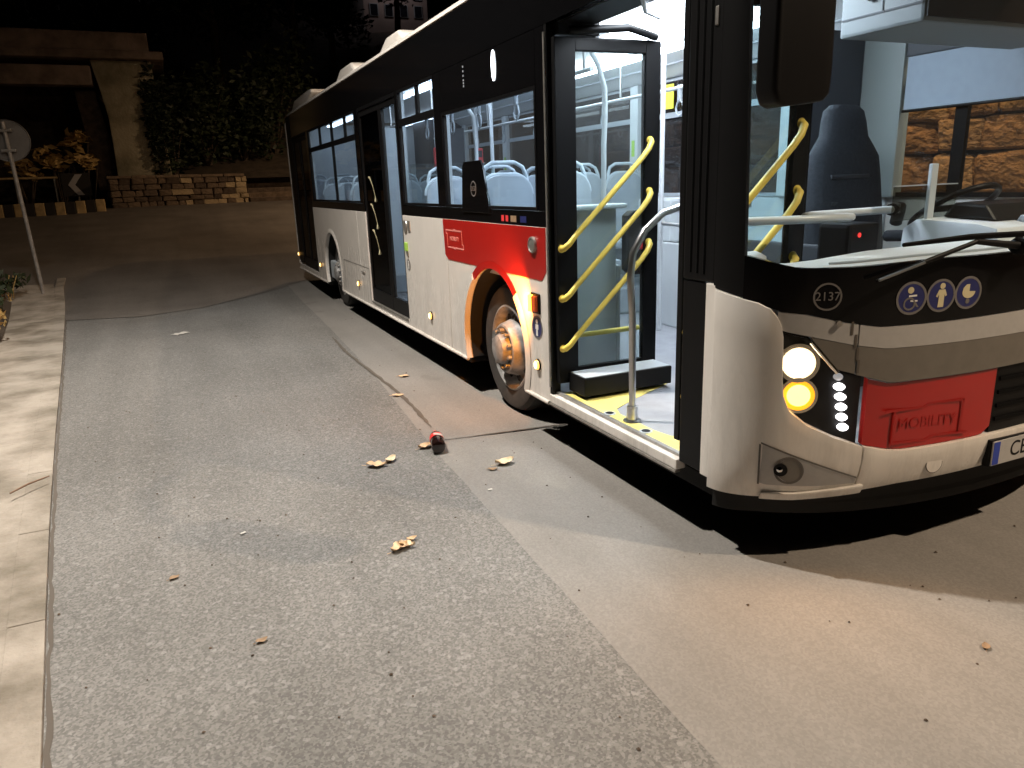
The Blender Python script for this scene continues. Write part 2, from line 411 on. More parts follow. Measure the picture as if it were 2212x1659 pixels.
# tar-filled crack that runs beside the bus and ends at the bottle
def ribbon(name, pts, wd, dz, m):
    P = [Vector((x, y, 0)) for x, y in pts]; fine = []
    for a, b in zip(P, P[1:]):
        for i in range(8): fine.append(a.lerp(b, i/8)+Vector((random.uniform(-1, 1)*.006, 0, 0)))
    fine.append(P[-1]); vs = []; fs = []; n = len(fine)
    for i, q in enumerate(fine):
        t = (fine[min(i+1, n-1)]-fine[max(i-1, 0)]).normalized(); s = Vector((-t.y, t.x, 0)); k = wd*(.55+.6*random.random())*min(1, .3+min(i, n-1-i)/5)
        for e in (-1, 1):
            v = q+s*k*e*.5; vs.append((v.x, v.y, gz(v.y)+dz))
    for i in range(n-1): fs.append((2*i, 2*i+1, 2*i+3, 2*i+2))
    return MB().add(vs, fs).build(name, m)
structure(ribbon('road_crack', [(-.53, 6.43), (-.56, 5.6), (-.55, 4.86), (-.52, 3.74), (-.54, 3.11), (-.57, 2.72)], .034, .008, 'joint_dark'))
structure(ribbon('road_crack', [(-.42, 2.40), (-.2, 2.375), (.12, 2.335), (.5, 2.28)], .018, .0085, 'joint_dark'))

# pavement with kerb stones on the left
KERB = [(-8, -1.85), (-3, -2.25), (.3, -2.63), (1.83, -2.80), (3.73, -2.99), (6.85, -3.28), (10.32, -3.62), (12.5, -3.84), (13.0, -3.92)]
mb = MB(); vs = []; fs = []; ny = 260
for j in range(ny+1):
    y = -8+21.1*j/ny; xk = lerp(KERB, y)-.13
    xb = lerp([(-8, -3.6), (6, -3.95), (8.6, -4.12), (11.7, -4.5), (13.1, -5.2)], y)
    for i in range(7):
        x = xk+(xb-xk)*i/6
        vs.append((x, y, gz(y)+.027+(.018*mnoise.noise((x*2.3, y*1.9, .3))+.008*mnoise.noise((x*7, y*6, 2)))*(i > 0)))
    vs.append((xb, y, gz(y)-.05))
for j in range(ny):
    for i in range(7):
        k = j*8+i; fs.append((k, k+1, k+9, k+8))
pavement = structure(mb.add(vs, fs).build('pavement', 'pavement_mat', smooth=40))
y = -7.5
while y < 12.9:
    L = .96
    a, b = lerp(KERB, y+.01), lerp(KERB, y+L-.002)
    z0, z1 = gz(y), gz(y+L); h = .030
    d = 0.
    MB().hexa([(a-.135+d, y+.002, z0-.1), (a+d, y+.002, z0-.1), (b+d, y+L-.002, z1-.1), (b-.135+d, y+L-.002, z1-.1),
               (a-.135+d, y+.002, z0+h), (a+d, y+.002, z0+h), (b+d, y+L-.002, z1+h), (b-.135+d, y+L-.002, z1+h)]).build('kerb_stone', 'pavement_mat', pavement, bev=.006)
    y += L
structure(ribbon('kerb_line', [(lerp(KERB, yy)+.012, yy) for yy in [-7+.65*i for i in range(31)]], .020, .003, 'joint_dark'))  # thin dark ribbon along the kerb foot

# earth verge behind the pavement
mb = MB(); vs = []; fs = []
for j in range(60):
    y = -8+20.7*j/59; xb = lerp([(-8, -3.6), (6, -3.95), (8.6, -4.12), (11.7, -4.5), (13.1, -5.2)], y)
    for i in range(10):
        x = xb+.02-i*.35; hgt = .05+.10*min(i, 3)+.05*math.sin(y*2.3+i*1.3)+random.uniform(-.02, .03)
        fade = max(0, min(1, (12.8-y)/1.2))
        vs.append((x, y, gz(y)+hgt*fade*(1 if i else .2)+.02))
for j in range(59):
    for i in range(9):
        k = j*10+i; fs.append((k, k+1, k+11, k+10))
structure(mb.add(vs, fs).build('verge', 'soil', smooth=60))

# ------------------------------------------------------------------ plants
def leaf_cloud(n, blobs, size, seed, flat=.5):
    """many small leaf faces scattered through overlapping blobs"""
    rnd = random.Random(seed); mb = MB()
    tot = sum(b[3]*b[4]*b[5] for b in blobs)
    for (cx, cy, cz, rx, ry, rz) in blobs:
        for _ in range(max(8, int(n*rx*ry*rz/tot))):
            d = Vector((rnd.gauss(0, 1), rnd.gauss(0, 1), rnd.gauss(0, 1))).normalized()*(rnd.random()**.45)
            c = Vector((cx+d.x*rx, cy+d.y*ry, cz+d.z*rz))
            a = Vector((rnd.gauss(0, 1), rnd.gauss(0, 1), rnd.gauss(0, 1)*flat)).normalized()
            b = a.cross(Vector((rnd.gauss(0, 1), rnd.gauss(0, 1), rnd.gauss(0, 1)))).normalized()
            s = size*rnd.uniform(.6, 1.4)
            mb.add([c-a*s, c+b*s*.45, c+a*s, c-b*s*.45], [(0, 1, 2, 3)])
    return mb
def tree(name, label, loc, h, r, seed, m='foliage_dark', trunk=True, leaf=.16, n=1500, group=None, cat='tree'):
    rnd = random.Random(seed)
    o = empty(name, label, cat, group, loc)
    blobs = []
    for i in range(9):
        a = rnd.uniform(0, 6.28); q = rnd.uniform(.15, .7)*r
        blobs.append((math.cos(a)*q, math.sin(a)*q, h*rnd.uniform(.42, .9), r*rnd.uniform(.3, .55), r*rnd.uniform(.3, .55), r*rnd.uniform(.3, .5)))
    leaf_cloud(n, blobs, leaf, seed).build('crown', m, o)
    mb = MB()
    mb.tube([(0, 0, -.3), (.04*h*.3, 0, h*.3), (-.03*h*.3, .05, h*.62), (0, 0, h*.85)], [h*.03+.03, h*.024+.02, h*.015+.012, .02], 7)
    for b in blobs[:6]:
        mb.tube([(0, 0, h*rnd.uniform(.25, .45)), (b[0]*.5, b[1]*.5, b[2]*.8), (b[0], b[1], b[2])], [h*.014+.01, h*.008+.008, .01], 5)
    mb.build('trunk', 'bark', o, smooth=60)
    return o
def bush(label, loc, rx, ry, rz, seed, m='foliage_dark', n=900, leaf=.10, group=None, name='bush'):
    rnd = random.Random(seed); o = empty(name, label, 'bush', group, loc)
    blobs = [(rnd.uniform(-.6, .6)*rx, rnd.uniform(-.6, .6)*ry, rz*rnd.uniform(.3, .9), rx*rnd.uniform(.3, .6), ry*rnd.uniform(.3, .6), rz*rnd.uniform(.25, .45)) for _ in range(8)]
    leaf_cloud(n, blobs, leaf, seed).build('foliage', m, o)
    mb = MB()
    for b in blobs: mb.tube([(0, 0, -.1), (b[0]*.4, b[1]*.4, b[2]*.5), b[:3]], [.03, .02, .008], 5)
    mb.build('stems', 'bark', o)
    return o

# hillside behind the wall
mb = MB(); vs = []; fs = []; nx, ny = 48, 30
def hz(x, y):
    b = gz(27)+.85
    t = max(0, y-27.4)
    left = max(0, min(1, (x+3.2)/1.0))          # nothing behind the bridge opening until far back
    s = b+t*.36+.5*math.sin(x*.31+y*.2)*min(1, t/5)+.3*math.sin(x*.9+y*.5)*min(1, t/5)
    s2 = gz(27)+max(0, y-36)*.4
    return s*left+s2*(1-left)
for i in range(nx+1):
    for j in range(ny+1):
        x = -40+100*i/nx; y = 27.4+75*(j/ny)**1.5; vs.append((x, y, hz(x, y)))
for i in range(nx):
    for j in range(ny):
        k = i*(ny+1)+j; fs.append((k, k+ny+1, k+ny+2, k+1))
structure(mb.add(vs, fs).build('hillside', 'soil', smooth=60))

sp = [(-1.6, 28.6, 2.6, 1.5), (-.4, 28.9, 3.4, 1.7), (.9, 29.4, 3.0, 1.4), (2.2, 30.0, 4.2, 2.0)]
lab = ['dark leafy bush growing against the concrete bridge abutment', 'tall dark bush above the middle of the stone wall', 'dark bush above the right end of the stone wall', 'dark bush behind the stone steps beside the bus']
for k, (x, y, hh, rr) in enumerate(sp):
    bush(lab[k], (x, y, hz(x, y)-.1), rr, 1.0, hh, 40+k, 'foliage_mid' if k % 2 else 'foliage_dark', 1600, .13, 'bushes above the stone wall')
bush('low green creeper spilling over the stone wall top', (-2.3, 27.75, 2.1), 1.3, .4, .7, 60, 'foliage_mid', 900, .08, 'bushes above the stone wall')
bush('ivy climbing the right side of the concrete bridge abutment', (-2.05, 26.98, 2.2), .62, .22, 3.3, 61, 'foliage_dark', 1800, .10, 'bushes above the stone wall')
for k, (x, y, hh, rr, lb) in enumerate([(-9, 40, 9, 4, 'dark tree above the left end of the bridge'), (-4, 42, 8, 3.6, 'dark tree above the bridge abutment'), (1, 38, 8, 3.6, 'dark tree above the bushes left of the bus'),
        (5.5, 43, 9, 4, 'dark tree just left of the bus roof'), (8.2, 46, 7, 3.2, 'dark tree left of the distant house'), (14.2, 52, 7.2, 3.4, 'dark tree below the distant house')]):
    tree('hillside_tree', lb, (x, y, hz(x, y)), hh, rr, 80+k, 'foliage_dark' if k % 3 else 'foliage_mid', leaf=.20, n=2600, group='trees on the dark hillside')

# ------------------------------------------------------------------ stone wall, steps, striped kerb, bridge
def stone_mesh(seed, m):
    rnd = random.Random(seed); bm = bmesh.new(); bmesh.ops.create_cube(bm, size=1)
    for v in bm.verts: v.co += Vector((rnd.uniform(-.07, .07), rnd.uniform(-.12, .12), rnd.uniform(-.09, .09)))
    bmesh.ops.bevel(bm, geom=list(bm.edges), offset=.07, segments=1, affect='EDGES')
    me = bpy.data.meshes.new('stone'); bm.to_mesh(me); bm.free(); me.materials.append(MATS[m]); return me
STONES = {m: [stone_mesh(i*3+k, m) for i in range(4)] for k, m in enumerate(('stone_brown', 'stone_pale', 'stone_dark', 'rock_a', 'rock_b', 'rock_c'))}
def lay_stones(parent, p0, p1, z0, z1, depth, sw, sh, pick, rnd):
    p0, p1 = Vector(p0), Vector(p1); d = p1-p0; L = d.length; d /= L; ang = math.atan2(d.y, d.x); z = z0; row = 0
    while z < z1-.02:
        hh = min(sh*rnd.uniform(.8, 1.2), z1-z)
        if z1-z-hh < sh*.4: hh = z1-z
        s = -sw*.5*(row % 2)*rnd.random()
        while s < L:
            ww = sw*rnd.uniform(.65, 1.45); a, b = max(s, 0), min(s+ww, L)
            if b-a > .05:
                o = bpy.data.objects.new('stone', rnd.choice(STONES[pick((a+b)/2/L, (z+hh/2-z0)/(z1-z0), rnd)])); C.objects.link(o); o.parent = parent
                c = p0+d*((a+b)/2); o.location = (c.x, c.y, z+hh/2); o.rotation_euler = (0, 0, ang)
                o.scale = (b-a-.014, depth*rnd.uniform(.85, 1.1), hh-.014)
            s += ww
        z += hh; row += 1
wl = empty('stone_wall', 'low old stone wall with pale patches across the far street', 'wall')
rnd = random.Random(5)
A, B = (-3.72, 25.95), (.62, 27.2)
bx = Vector((B[0]-A[0], B[1]-A[1])); ang = math.atan2(bx.y, bx.x)
def pick_far(t, v, r):
    if t > .90 and v > .25: return 'stone_pale'
    if .45 < t < .58 and r.random() < .65: return 'stone_pale'
    if t > .68 and v < .75 and r.random() < .45: return 'stone_pale'
    return 'stone_brown' if r.random() < .6 else 'stone_dark'
lay_stones(wl, A, B, gz(26)-.05, gz(26)+.92, .38, .34, .2, pick_far, rnd)
core = MB().hexa([(A[0], A[1]+.10, 1.1), (B[0], B[1]+.10, 1.1), (B[0], B[1]+.9, 1.1), (A[0], A[1]+.9, 1.1), (A[0], A[1]+.10, 2.16), (B[0], B[1]+.10, 2.16), (B[0], B[1]+.9, 2.16), (A[0], A[1]+.9, 2.16)]).build('mortar', 'stone_dark', wl)
for k in range(6):
    t0, t1 = k/6+.003, (k+1)/6-.003
    a = Vector(A).lerp(Vector(B), t0); b = Vector(A).lerp(Vector(B), t1)
    MB().hexa([(a.x, a.y-.24, 2.19), (b.x, b.y-.24, 2.19), (b.x, b.y+.5, 2.19), (a.x, a.y+.5, 2.19), (a.x, a.y-.24, 2.28+.01*(k % 2)), (b.x, b.y-.24, 2.28), (b.x, b.y+.5, 2.28), (a.x, a.y+.5, 2.28)]).build('coping', 'stone_brown', wl, bev=.02)
st = empty('stone_steps', 'worn stone steps climbing beside the end of the stone wall', 'steps')
for k in range(8):
    MB().box(.72, 3.4, 27.0+k*.34, 30.2, gz(27)+k*.17-.05, gz(27)+(k+1)*.17-.015).build('step', 'stone_brown' if k % 2 else 'stone_dark', st, bev=.02)
ks = empty('striped_kerb', 'raised kerb of alternating dark and yellowish blocks below the bridge', 'kerb')
for k in range(22):
    x = -9.6+k*.262; yk = lerp([(-9.6, 24.1), (-5, 24.5), (-4.0, 25.1)], x)
    MB().box(x+.006, x+.256, yk, yk+.3, gz(yk)-.05, gz(yk)+.38).build('kerb_block', 'kerb_yellow' if k % 2 else 'kerb_black', ks, bev=.02)

br = empty('road_bridge', 'old concrete bridge beam and abutment over a dark underpass', 'bridge')
MB().box(-30, -3.72, 27.0, 27.7, 5.16, 5.76).build('deck_beam', 'concrete_beam', br, bev=.04)
MB().box(-30, -1.5, 26.7, 35, 5.95, 6.2).build('deck', 'concrete_beam', br, bev=.04)
MB().box(-30, -1.9, 26.75, 26.95, 6.2, 6.75).build('parapet', 'concrete_beam', br, bev=.03)
MB().prism_xz([(-3.70, 5.94), (-3.52, 4.9), (-3.43, 4.2), (-3.42, 3.3), (-3.46, 1.2), (-1.7, 1.2), (-1.9, 5.94)], 27.05, 31).build('abutment', 'concrete_old', br, bev=.03)
MB().box(-30, -3.75, 33.5, 34.2, 1.0, 5.94).build('back_wall', 'stone_dark', br)
MB().prism_xz([(-4.35, 5.1), (-3.75, 5.1), (-3.5, 3.3), (-3.52, 1.2), (-4.05, 1.2)], 28.0, 33.4).build('side_wall', 'stone_dark', br)
for k, (x, y, z, rx, rz) in enumerate([(-5.2, 27.3, 3.0, .8, .7), (-4.5, 27.4, 3.5, .5, .5), (-6.2, 27.5, 2.7, .7, .5), (-4.35, 27.2, 2.75, .6, .4)]):
    o = empty('dry_shrub', ['yellowed shrub in the middle of the dark underpass', 'upper yellowed shrub near the bridge abutment', 'yellowed shrub behind the round road sign', 'low yellowed shrub beside the chevron sign'][k], 'shrub', 'dry shrubs under the bridge', (x, y, 1.15))
    leaf_cloud(95, [(random.uniform(-.3, .3), 0, z-1.15+random.uniform(-.3, .3), rx*.5, .4, rz*.35) for _ in range(5)], .15, 20+k, .25).build('foliage', 'foliage_dry', o)
    mb = MB()
    for q in range(5):
        a = random.uniform(-.5, .5); mb.tube([(0, 0, -.1), (a*.5, 0, (z-1.15)*.5), (a, .1, (z-1.15)*1.05)], [.03, .02, .008], 5)
    mb.build('stems', 'bark', o)
gr = empty('guard_rail', 'thin horizontal guard rail in front of the underpass', 'railing')
MB().tube([(-9.5, 26.9, 2.3), (-5.2, 26.9, 2.3)], .035, 6).build('rail', 'kerb_yellow', gr)
for x in (-9.2, -7.8, -6.4, -5.3): MB().tube([(x, 26.9, 1.2), (x, 26.9, 2.3)], .03, 6).build('post', 'steel_dull', gr)
ch = empty('chevron_sign', 'dark board with a white chevron pointing left at the bend', 'sign')
MB().box(-5.08, -4.25, 26.6, 26.64, 1.68, 2.42).build('board', 'kerb_black', ch, bev=.01)
MB().prism_xz([(-4.90, 2.05), (-4.66, 2.38), (-4.46, 2.38), (-4.70, 2.05), (-4.46, 1.72), (-4.66, 1.72)], 26.585, 26.598).build('chevron', 'chevron_white', ch)
MB().tube([(-4.66, 26.68, 1.2), (-4.66, 26.68, 2.4)], .03, 8).build('post', 'steel_dull', ch)

# round road sign seen from behind
sg = empty('road_sign', 'round road sign seen from behind on a leaning grey post', 'sign', None, (-4.12, 12.3, gz(12.3)+.04))
mb = MB(); mb.tube([(0, 0, -.2), (-.01, 0, 1.3), (-.02, 0, 2.68)], .03, 10); mb.build('post', 'pole_grey', sg, smooth=50)
dsk = MB().lathe([(.045, 0), (.045, .30), (.035, .315), (.05, .318), (.06, .31), (.06, 0)], (-.02, 0, 2.40), 'y', 36).build('disc', 'sign_back', sg, smooth=30)
for z in (2.25, 2.55): MB().box(-.12, .08, -.036, .044, z-.02, z+.02).build('clamp', 'steel_dull', dsk, bev=.004)
sg.rotation_euler = (R(1), R(-1.2), R(-6))

# weeds on the verge
for k, (x, y, n, dry) in enumerate([(-4.32, 8.4, 240, 1), (-4.55, 9.6, 320, 0), (-4.75, 10.8, 360, 0), (-4.55, 11.9, 160, 0)]):
    o = empty('weed_clump', ['dry yellow weeds at the left edge of the pavement', 'weeds on the verge left of the pavement', 'dark weeds on the verge below the road sign', 'small weeds around the foot of the road sign post'][k], 'weeds', 'weeds along the verge', (x, y, gz(y)+.12))
    leaf_cloud(n, [(random.uniform(-.2, .2), random.uniform(-.3, .3), .12+random.uniform(0, .15), .2, .25, .16) for _ in range(5)], .07, 300+k, .8).build('foliage', 'foliage_dry' if dry else 'foliage_mid', o)
    mb = MB()
    for q in range(7): mb.tube([(random.uniform(-.15, .15), random.uniform(-.2, .2), -.12), (random.uniform(-.2, .2), random.uniform(-.3, .3), .3)], .006, 4)
    mb.build('stems', 'foliage_dry', o)

# rock retaining wall on the far side of the bus
rw = empty('retaining_wall', 'tall rough stone retaining wall seen through the driver side window', 'wall')
rnd = random.Random(9)
lay_stones(rw, (8.6, 1.0), (8.6, 15.0), 0, 5.2, .5, .75, .48, lambda t, v, r: r.choice(['rock_a', 'rock_a', 'rock_b', 'rock_c']), rnd)
MB().box(8.72, 9.6, -14, 30, -.1, 5.15).build('mortar', 'stone_dark', rw)

# distant house on the hill
hb = empty('hill_house', 'distant pale apartment house on the dark hill above the bus roof', 'building')
X0, Y0_, Z0 = 14.0, 60, hz(16, 62)-1.5
MB().box(X0, X0+5.2, Y0_, Y0_+8, Z0, 19.5).build('wall', 'facade', hb)
MB().box(X0-.3, X0+5.5, Y0_-.3, Y0_+8.3, 19.52, 19.9).build('roof', 'roof_tile', hb)
for i in range(4):
    for j in range(4):
        wn = MB().box(X0+.45+i*1.2, X0+1.15+i*1.2, Y0_-.06, Y0_+.05, 14.6+j*1.3, 15.5+j*1.3).build('window', 'inner_grey', hb)
        MB().box(X0+.52+i*1.2, X0+1.08+i*1.2, Y0_-.075, Y0_-.062, 14.66+j*1.3, 15.44+j*1.3).build('pane', 'window_dark', wn)
for k, (x, y, z, lb) in enumerate([(11.9, 60, 15.0, 'small bright lamp on the dark hill left of the house'), (23.9, 60, 16.1, 'small bright lamp on the hill right of the house')]):
    o = empty('hill_lamp', lb, 'lamp', None, (x, y, z-4))
    MB().tube([(0, .3, -3), (0, .3, 3.9), (0, 0, 4.1)], .05, 6).build('post', 'pole_grey', o)
    MB().lathe([(-.12, .01), (-.1, .13), (.02, .13), (.05, .01)], (0, 0, 4), 'z', 12).build('lamp_head', 'town_light', o)
hb_fill = light('facade_fill', 'POINT', (X0+2.4, Y0_-1.6, 18.6), 110, (1, .86, .84), hb, .2)  # point light with no fixture, added to brighten the facade

# ------------------------------------------------------------------ street lamps (heads above the picture)
def street_lamp(label, foot, head, power, col, headmat, spread=.5):
    o = empty('street_lamp', label, 'lamp', None, (foot[0], foot[1], gz(foot[1])))
    dx, dy = head[0]-foot[0], head[1]-foot[1]; H = head[2]-gz(foot[1])
    MB().tube([(0, 0, -.3), (0, 0, H*.6), (0, 0, H-.5), (dx*.15, dy*.15, H), (dx*.9, dy*.9, H+.12)], [.09, .07, .055, .05, .04], 10).build('post', 'pole_grey', o, smooth=50)
    hd = MB().box(dx-.2, dx+.2, dy-.3, dy+.3, H+.04, H+.2).build('lamp_head', 'lamp_housing', o, bev=.04)
    MB().box(dx-.15, dx+.15, dy-.24, dy+.24, H+.02, H+.038).build('diffuser', headmat, hd)
    if spread < .5:
        d = light('lamp_light', 'SPOT', (dx, dy, H-.02), power, col, o, .10, (0, 0, 0), R(128), 1.0)
    else:
        d = light('lamp_light', 'AREA', (dx, dy, H), power, col, o, .22)
    return o
street_lamp('street lamp on a post behind the left pavement', (-4.9, 3.6), LED_POS, LED_POWER, LED_COL, 'lamp_led', .3)
street_lamp('warm street lamp across the road in front of the bus', (7.6, -4.6), SOD_POS, SOD_POWER, SOD_COL, 'lamp_sod')
street_lamp('unseen warm street lamp added behind the bus to light the tall stone wall', (7.9, 6.5), WALL_POS, WALL_POWER, WALL_COL, 'lamp_sod')  # lamp added out of view so the stone wall is lit
street_lamp('warm street lamp on the far side behind the bus', (8.3, 21.0), FAR_POS, FAR_POWER, FAR_COL, 'lamp_sod')

# ------------------------------------------------------------------ the bus
bus = empty('city_bus', 'white, black and red city bus standing with its front door open and lights on', 'bus')
SK0, SK1, BELT, SILL, WTOP, HEAD = .30, 1.385, 1.385, 1.48, 2.50, 2.865

def arch_panel(y0, y1, z0, z1, cy, cz, r):
    a0 = math.asin((cz-z0)/r) if z0 < cz else 0
    n = 28; pts = [(y0, z0)]
    for i in range(n+1):
        a = math.pi+a0-(math.pi+2*a0)*i/n; pts.append((cy+r*math.cos(a), cz+r*math.sin(a)))
    pts += [(y1, z0), (y1, z1), (y0, z1)]
    return pts
FA = (2.87, .50, .57); RA = (8.70, .50, .56)
MB().prism_yz(arch_panel(1.985, 3.795, SK0, SK1, *FA), 0, .035).build('side_panel', 'paint_white', bus, bev=.004)
MB().box(0, .035, 3.803, 5.045, SK0, SK1).build('side_panel', 'paint_white', bus, bev=.004)
MB().prism_yz(arch_panel(7.0, 9.97, SK0, SK1, *RA), 0, .035).build('side_panel', 'paint_white', bus, bev=.004)
MB().box(0, .035, 6.555, 6.994, SK0, SK1).build('side_panel', 'paint_white', bus, bev=.004)
MB().box(.006, .04, 11.36, 11.86, .42, 2.86).build('side_panel', 'plastic_black', bus, bev=.004)
MB().box(0, .035, 9.98, 11.86, SK0, .37).build('side_panel', 'paint_white', bus, bev=.004)
MB().box(0, .035, 5.05, 6.55, SK0, .36).build('side_panel', 'paint_white', bus, bev=.004)
# skirt moulding along the bottom edge
for a, b in ((1.99, 2.33), (3.42, 8.15), (9.27, 11.86)):
    MB().tube([(-.004, a, SK0-.008), (-.004, b, SK0-.008)], .014, 8).build('skirt_moulding', 'paint_white', bus, smooth=50)
# flared arch lips and dark wheel housings
for cy, cz, r in (FA, RA):
    a0 = math.asin((cz-SK0)/r); n = 30; prof = [(.0, r+.05), (-.006, r+.034), (-.013, r+.012), (-.013, r-.004), (.03, r-.006)]; k = len(prof)
    cuts = [(0, n, 'paint_white')]
    if cy < 5: cuts = [(0, 9, 'paint_white'), (9, 20, 'paint_red'), (20, n, 'paint_white')]
    for i0, i1, mm in cuts:
        vs = []; fs = []
        for i in range(i0, i1+1):
            a = math.pi+a0-(math.pi+2*a0)*i/n
            for px, pr in prof: vs.append(((px*.35 if mm == 'paint_red' else px)-.0042, cy+pr*math.cos(a), cz+pr*math.sin(a)))
        m_ = i1-i0
        for i in range(m_):
            for j in range(k-1): fs.append((i*k+j, i*k+j+1, (i+1)*k+j+1, (i+1)*k+j))
        fs.append(tuple(range(k))); fs.append(tuple(m_*k+j for j in range(k-1, -1, -1)))
        MB().add(vs, fs).build('wheel_arch_lip', mm, bus, smooth=40)
    mb = MB(); vs = []; fs = []
    for i in range(n+1):
        a = math.pi+.35-(math.pi+.7)*i/n
        for px in (.034, .62): vs.append((px, cy+(r-.004)*math.cos(a), cz+(r-.004)*math.sin(a)))
    for i in range(n): fs.append((2*i, 2*i+1, 2*i+3, 2*i+2))
    mb.add(vs, fs); o = len(mb.v); mb.add([(.615, cy+r*math.cos(q*6.283/30), cz+r*math.sin(q*6.283/30)) for q in range(30)], [tuple(range(30))])
    mb.build('wheel_housing', 'under_black', bus, smooth=50)

# red livery panel with the chamfered lower corners and the arch cut
def red_poly():
    p = [(2.045, 1.10), (2.085, 1.062), (2.40, 1.062)]
    a0 = math.asin((1.062-FA[1])/(FA[2]+.03)); r = FA[2]+.03
    p = [(2.0, 1.12), (2.06, 1.062), (FA[0]-math.sqrt(max(0, r*r-(1.062-FA[1])**2)), 1.062)]
    for i in range(9):
        a = (math.pi-a0)-(math.pi-2*a0)*i/8; p.append((FA[0]+r*math.cos(a), FA[1]+r*math.sin(a)))
    p += [(3.745, 1.062), (3.79, 1.10), (3.86, 1.384), (2.0, 1.384)]
    p[-2] = (3.86, 1.384); p[-3] = (3.84, 1.10); p[-4] = (3.77, 1.062)
    return p
red = MB().prism_yz(red_poly(), -.0035, -.0002).build('red_panel', 'paint_red', bus)
# emblem: square bracket frame with a word
def bar_yz(y0, z0, y1, z1, wd, x, nm, m, par):
    d = Vector((0, y1-y0, z1-z0)).normalized(); s = Vector((0, -d.z, d.y))*wd*.5
    P = [Vector((x, y0, z0))-s, Vector((x, y1, z1))-s, Vector((x, y1, z1))+s, Vector((x, y0, z0))+s]
    return MB().hexa([*P, *[p+Vector((-.0012, 0, 0)) for p in P]]).build(nm, m, par)
def emblem(y0, y1, z0, z1, x, m, par):
    mb = MB()
    def ln(a, b, wd=.007):
        d = Vector((0, b[0]-a[0], b[1]-a[1])).normalized(); s = Vector((0, -d.z, d.y))*wd*.5
        P = [Vector((x, *a))-s, Vector((x, *b))-s, Vector((x, *b))+s, Vector((x, *a))+s]
        mb.hexa([*P, *[p+Vector((-.0012, 0, 0)) for p in P]])
    ln((y1, z1), (y0+.03, z1), .009); ln((y1, z1), (y1, z1-.025)); ln((y1, z1-.025), (y1-.03, z1-.03)); ln((y1-.03, z1-.03), (y1-.03, z0), .005)
    ln((y1-.03, z0), (y0, z0), .009); ln((y0, z0), (y0, z0+.03)); ln((y0, z0+.03), (y0+.03, z0+.035), .005); ln((y0+.03, z0+.035), (y0+.03, z1), .005)
    mid = (y0+y1)/2
    for zz, sg_ in ((z1, 1), (z0, -1)):
        for i in range(6):
            a, b = math.pi*i/6, math.pi*(i+1)/6
            ln((mid+.035*math.cos(a), zz+sg_*(.004+.02*math.sin(a))-sg_*.012), (mid+.035*math.cos(b), zz+sg_*(.004+.02*math.sin(b))-sg_*.012), .006)
    return mb.build('emblem', m, par)
emblem(3.40, 3.79, 1.165, 1.30, -.0037, 'paint_pink', red)
text_mesh('MOBILITY', .047, 'lettering', 'paint_pink', red, frame_mtx((-.0045, 3.60, 1.235), (0, -1, 0), (0, 0, 1)), .0006)
# round speaker-like badge on the red panel, with a collar
MB().lathe([(-.004, .052), (-.018, .05), (-.022, .042), (-.016, .036), (-.02, .02), (-.024, 0)], (0, 2.17, 1.275), 'x', 24).build('round_badge', 'steel_dull', bus, smooth=40)
# door buttons and badges on the white panel next to the middle door
MB().lathe([(-.001, .06), (-.012, .056), (-.012, 0)], (0, 4.955, 1.285), 'x', 20).build('door_button', 'steel_dull', bus, smooth=40)
MB().box(-.008, 0, 4.80, 4.87, 1.24, 1.34).build('badge', 'steel_dull', bus, bev=.003)
MB().box(-.016, 0, 4.92, 5.0, 1.05, 1.13).build('door_button', 'sticker_green', bus, bev=.005)
MB().box(-.008, 0, 4.91, 4.96, 1.0, 1.04).build('badge', 'steel_dull', bus, bev=.003)
for i_, (yy, zz, rr) in enumerate([(4.935, .92, .055), (2.145, .755, .075)]):
    b = MB().lathe([(-.0008, rr), (-.003, rr), (-.003, rr*.86)], (0, yy, zz), 'x', 28).build('pictogram_ring', 'sticker_grey', bus)
    MB().lathe([(-.0008, rr*.86), (-.0026, rr*.86), (-.0026, 0)], (0, yy, zz), 'x', 28).build('pictogram_disc', 'sticker_grey' if i_ == 0 else 'sticker_blue', b)
    q = rr/.075
    f = MB().lathe([(-.003, .0145*q), (-.0042, .0145*q), (-.0042, 0)], (0, yy, zz+.038*q), 'x', 14)
    f.prism_yz([(yy-.02*q, zz+.02*q), (yy+.02*q, zz+.02*q), (yy+.022*q, zz-.012*q), (yy+.012*q, zz-.012*q), (yy+.014*q, zz-.055*q), (yy-.014*q, zz-.055*q), (yy-.012*q, zz-.012*q), (yy-.022*q, zz-.012*q)], -.0042, -.003)
    f.build('figure', 'sticker_white', b)
# service flap above the marker lamp behind the middle door
for a, b, c, d in ((6.60, .735, 7.98, .735), (7.98, .735, 7.98, .36), (6.60, .735, 6.60, .36)):
    bar_yz(a, b, c, d, .008, -.0003, 'panel_gap', 'line_grey', bus)
MB().box(-.012, 0, 6.8, 6.95, .66, .675).build('flap_handle', 'steel_dull', bus, bev=.003)

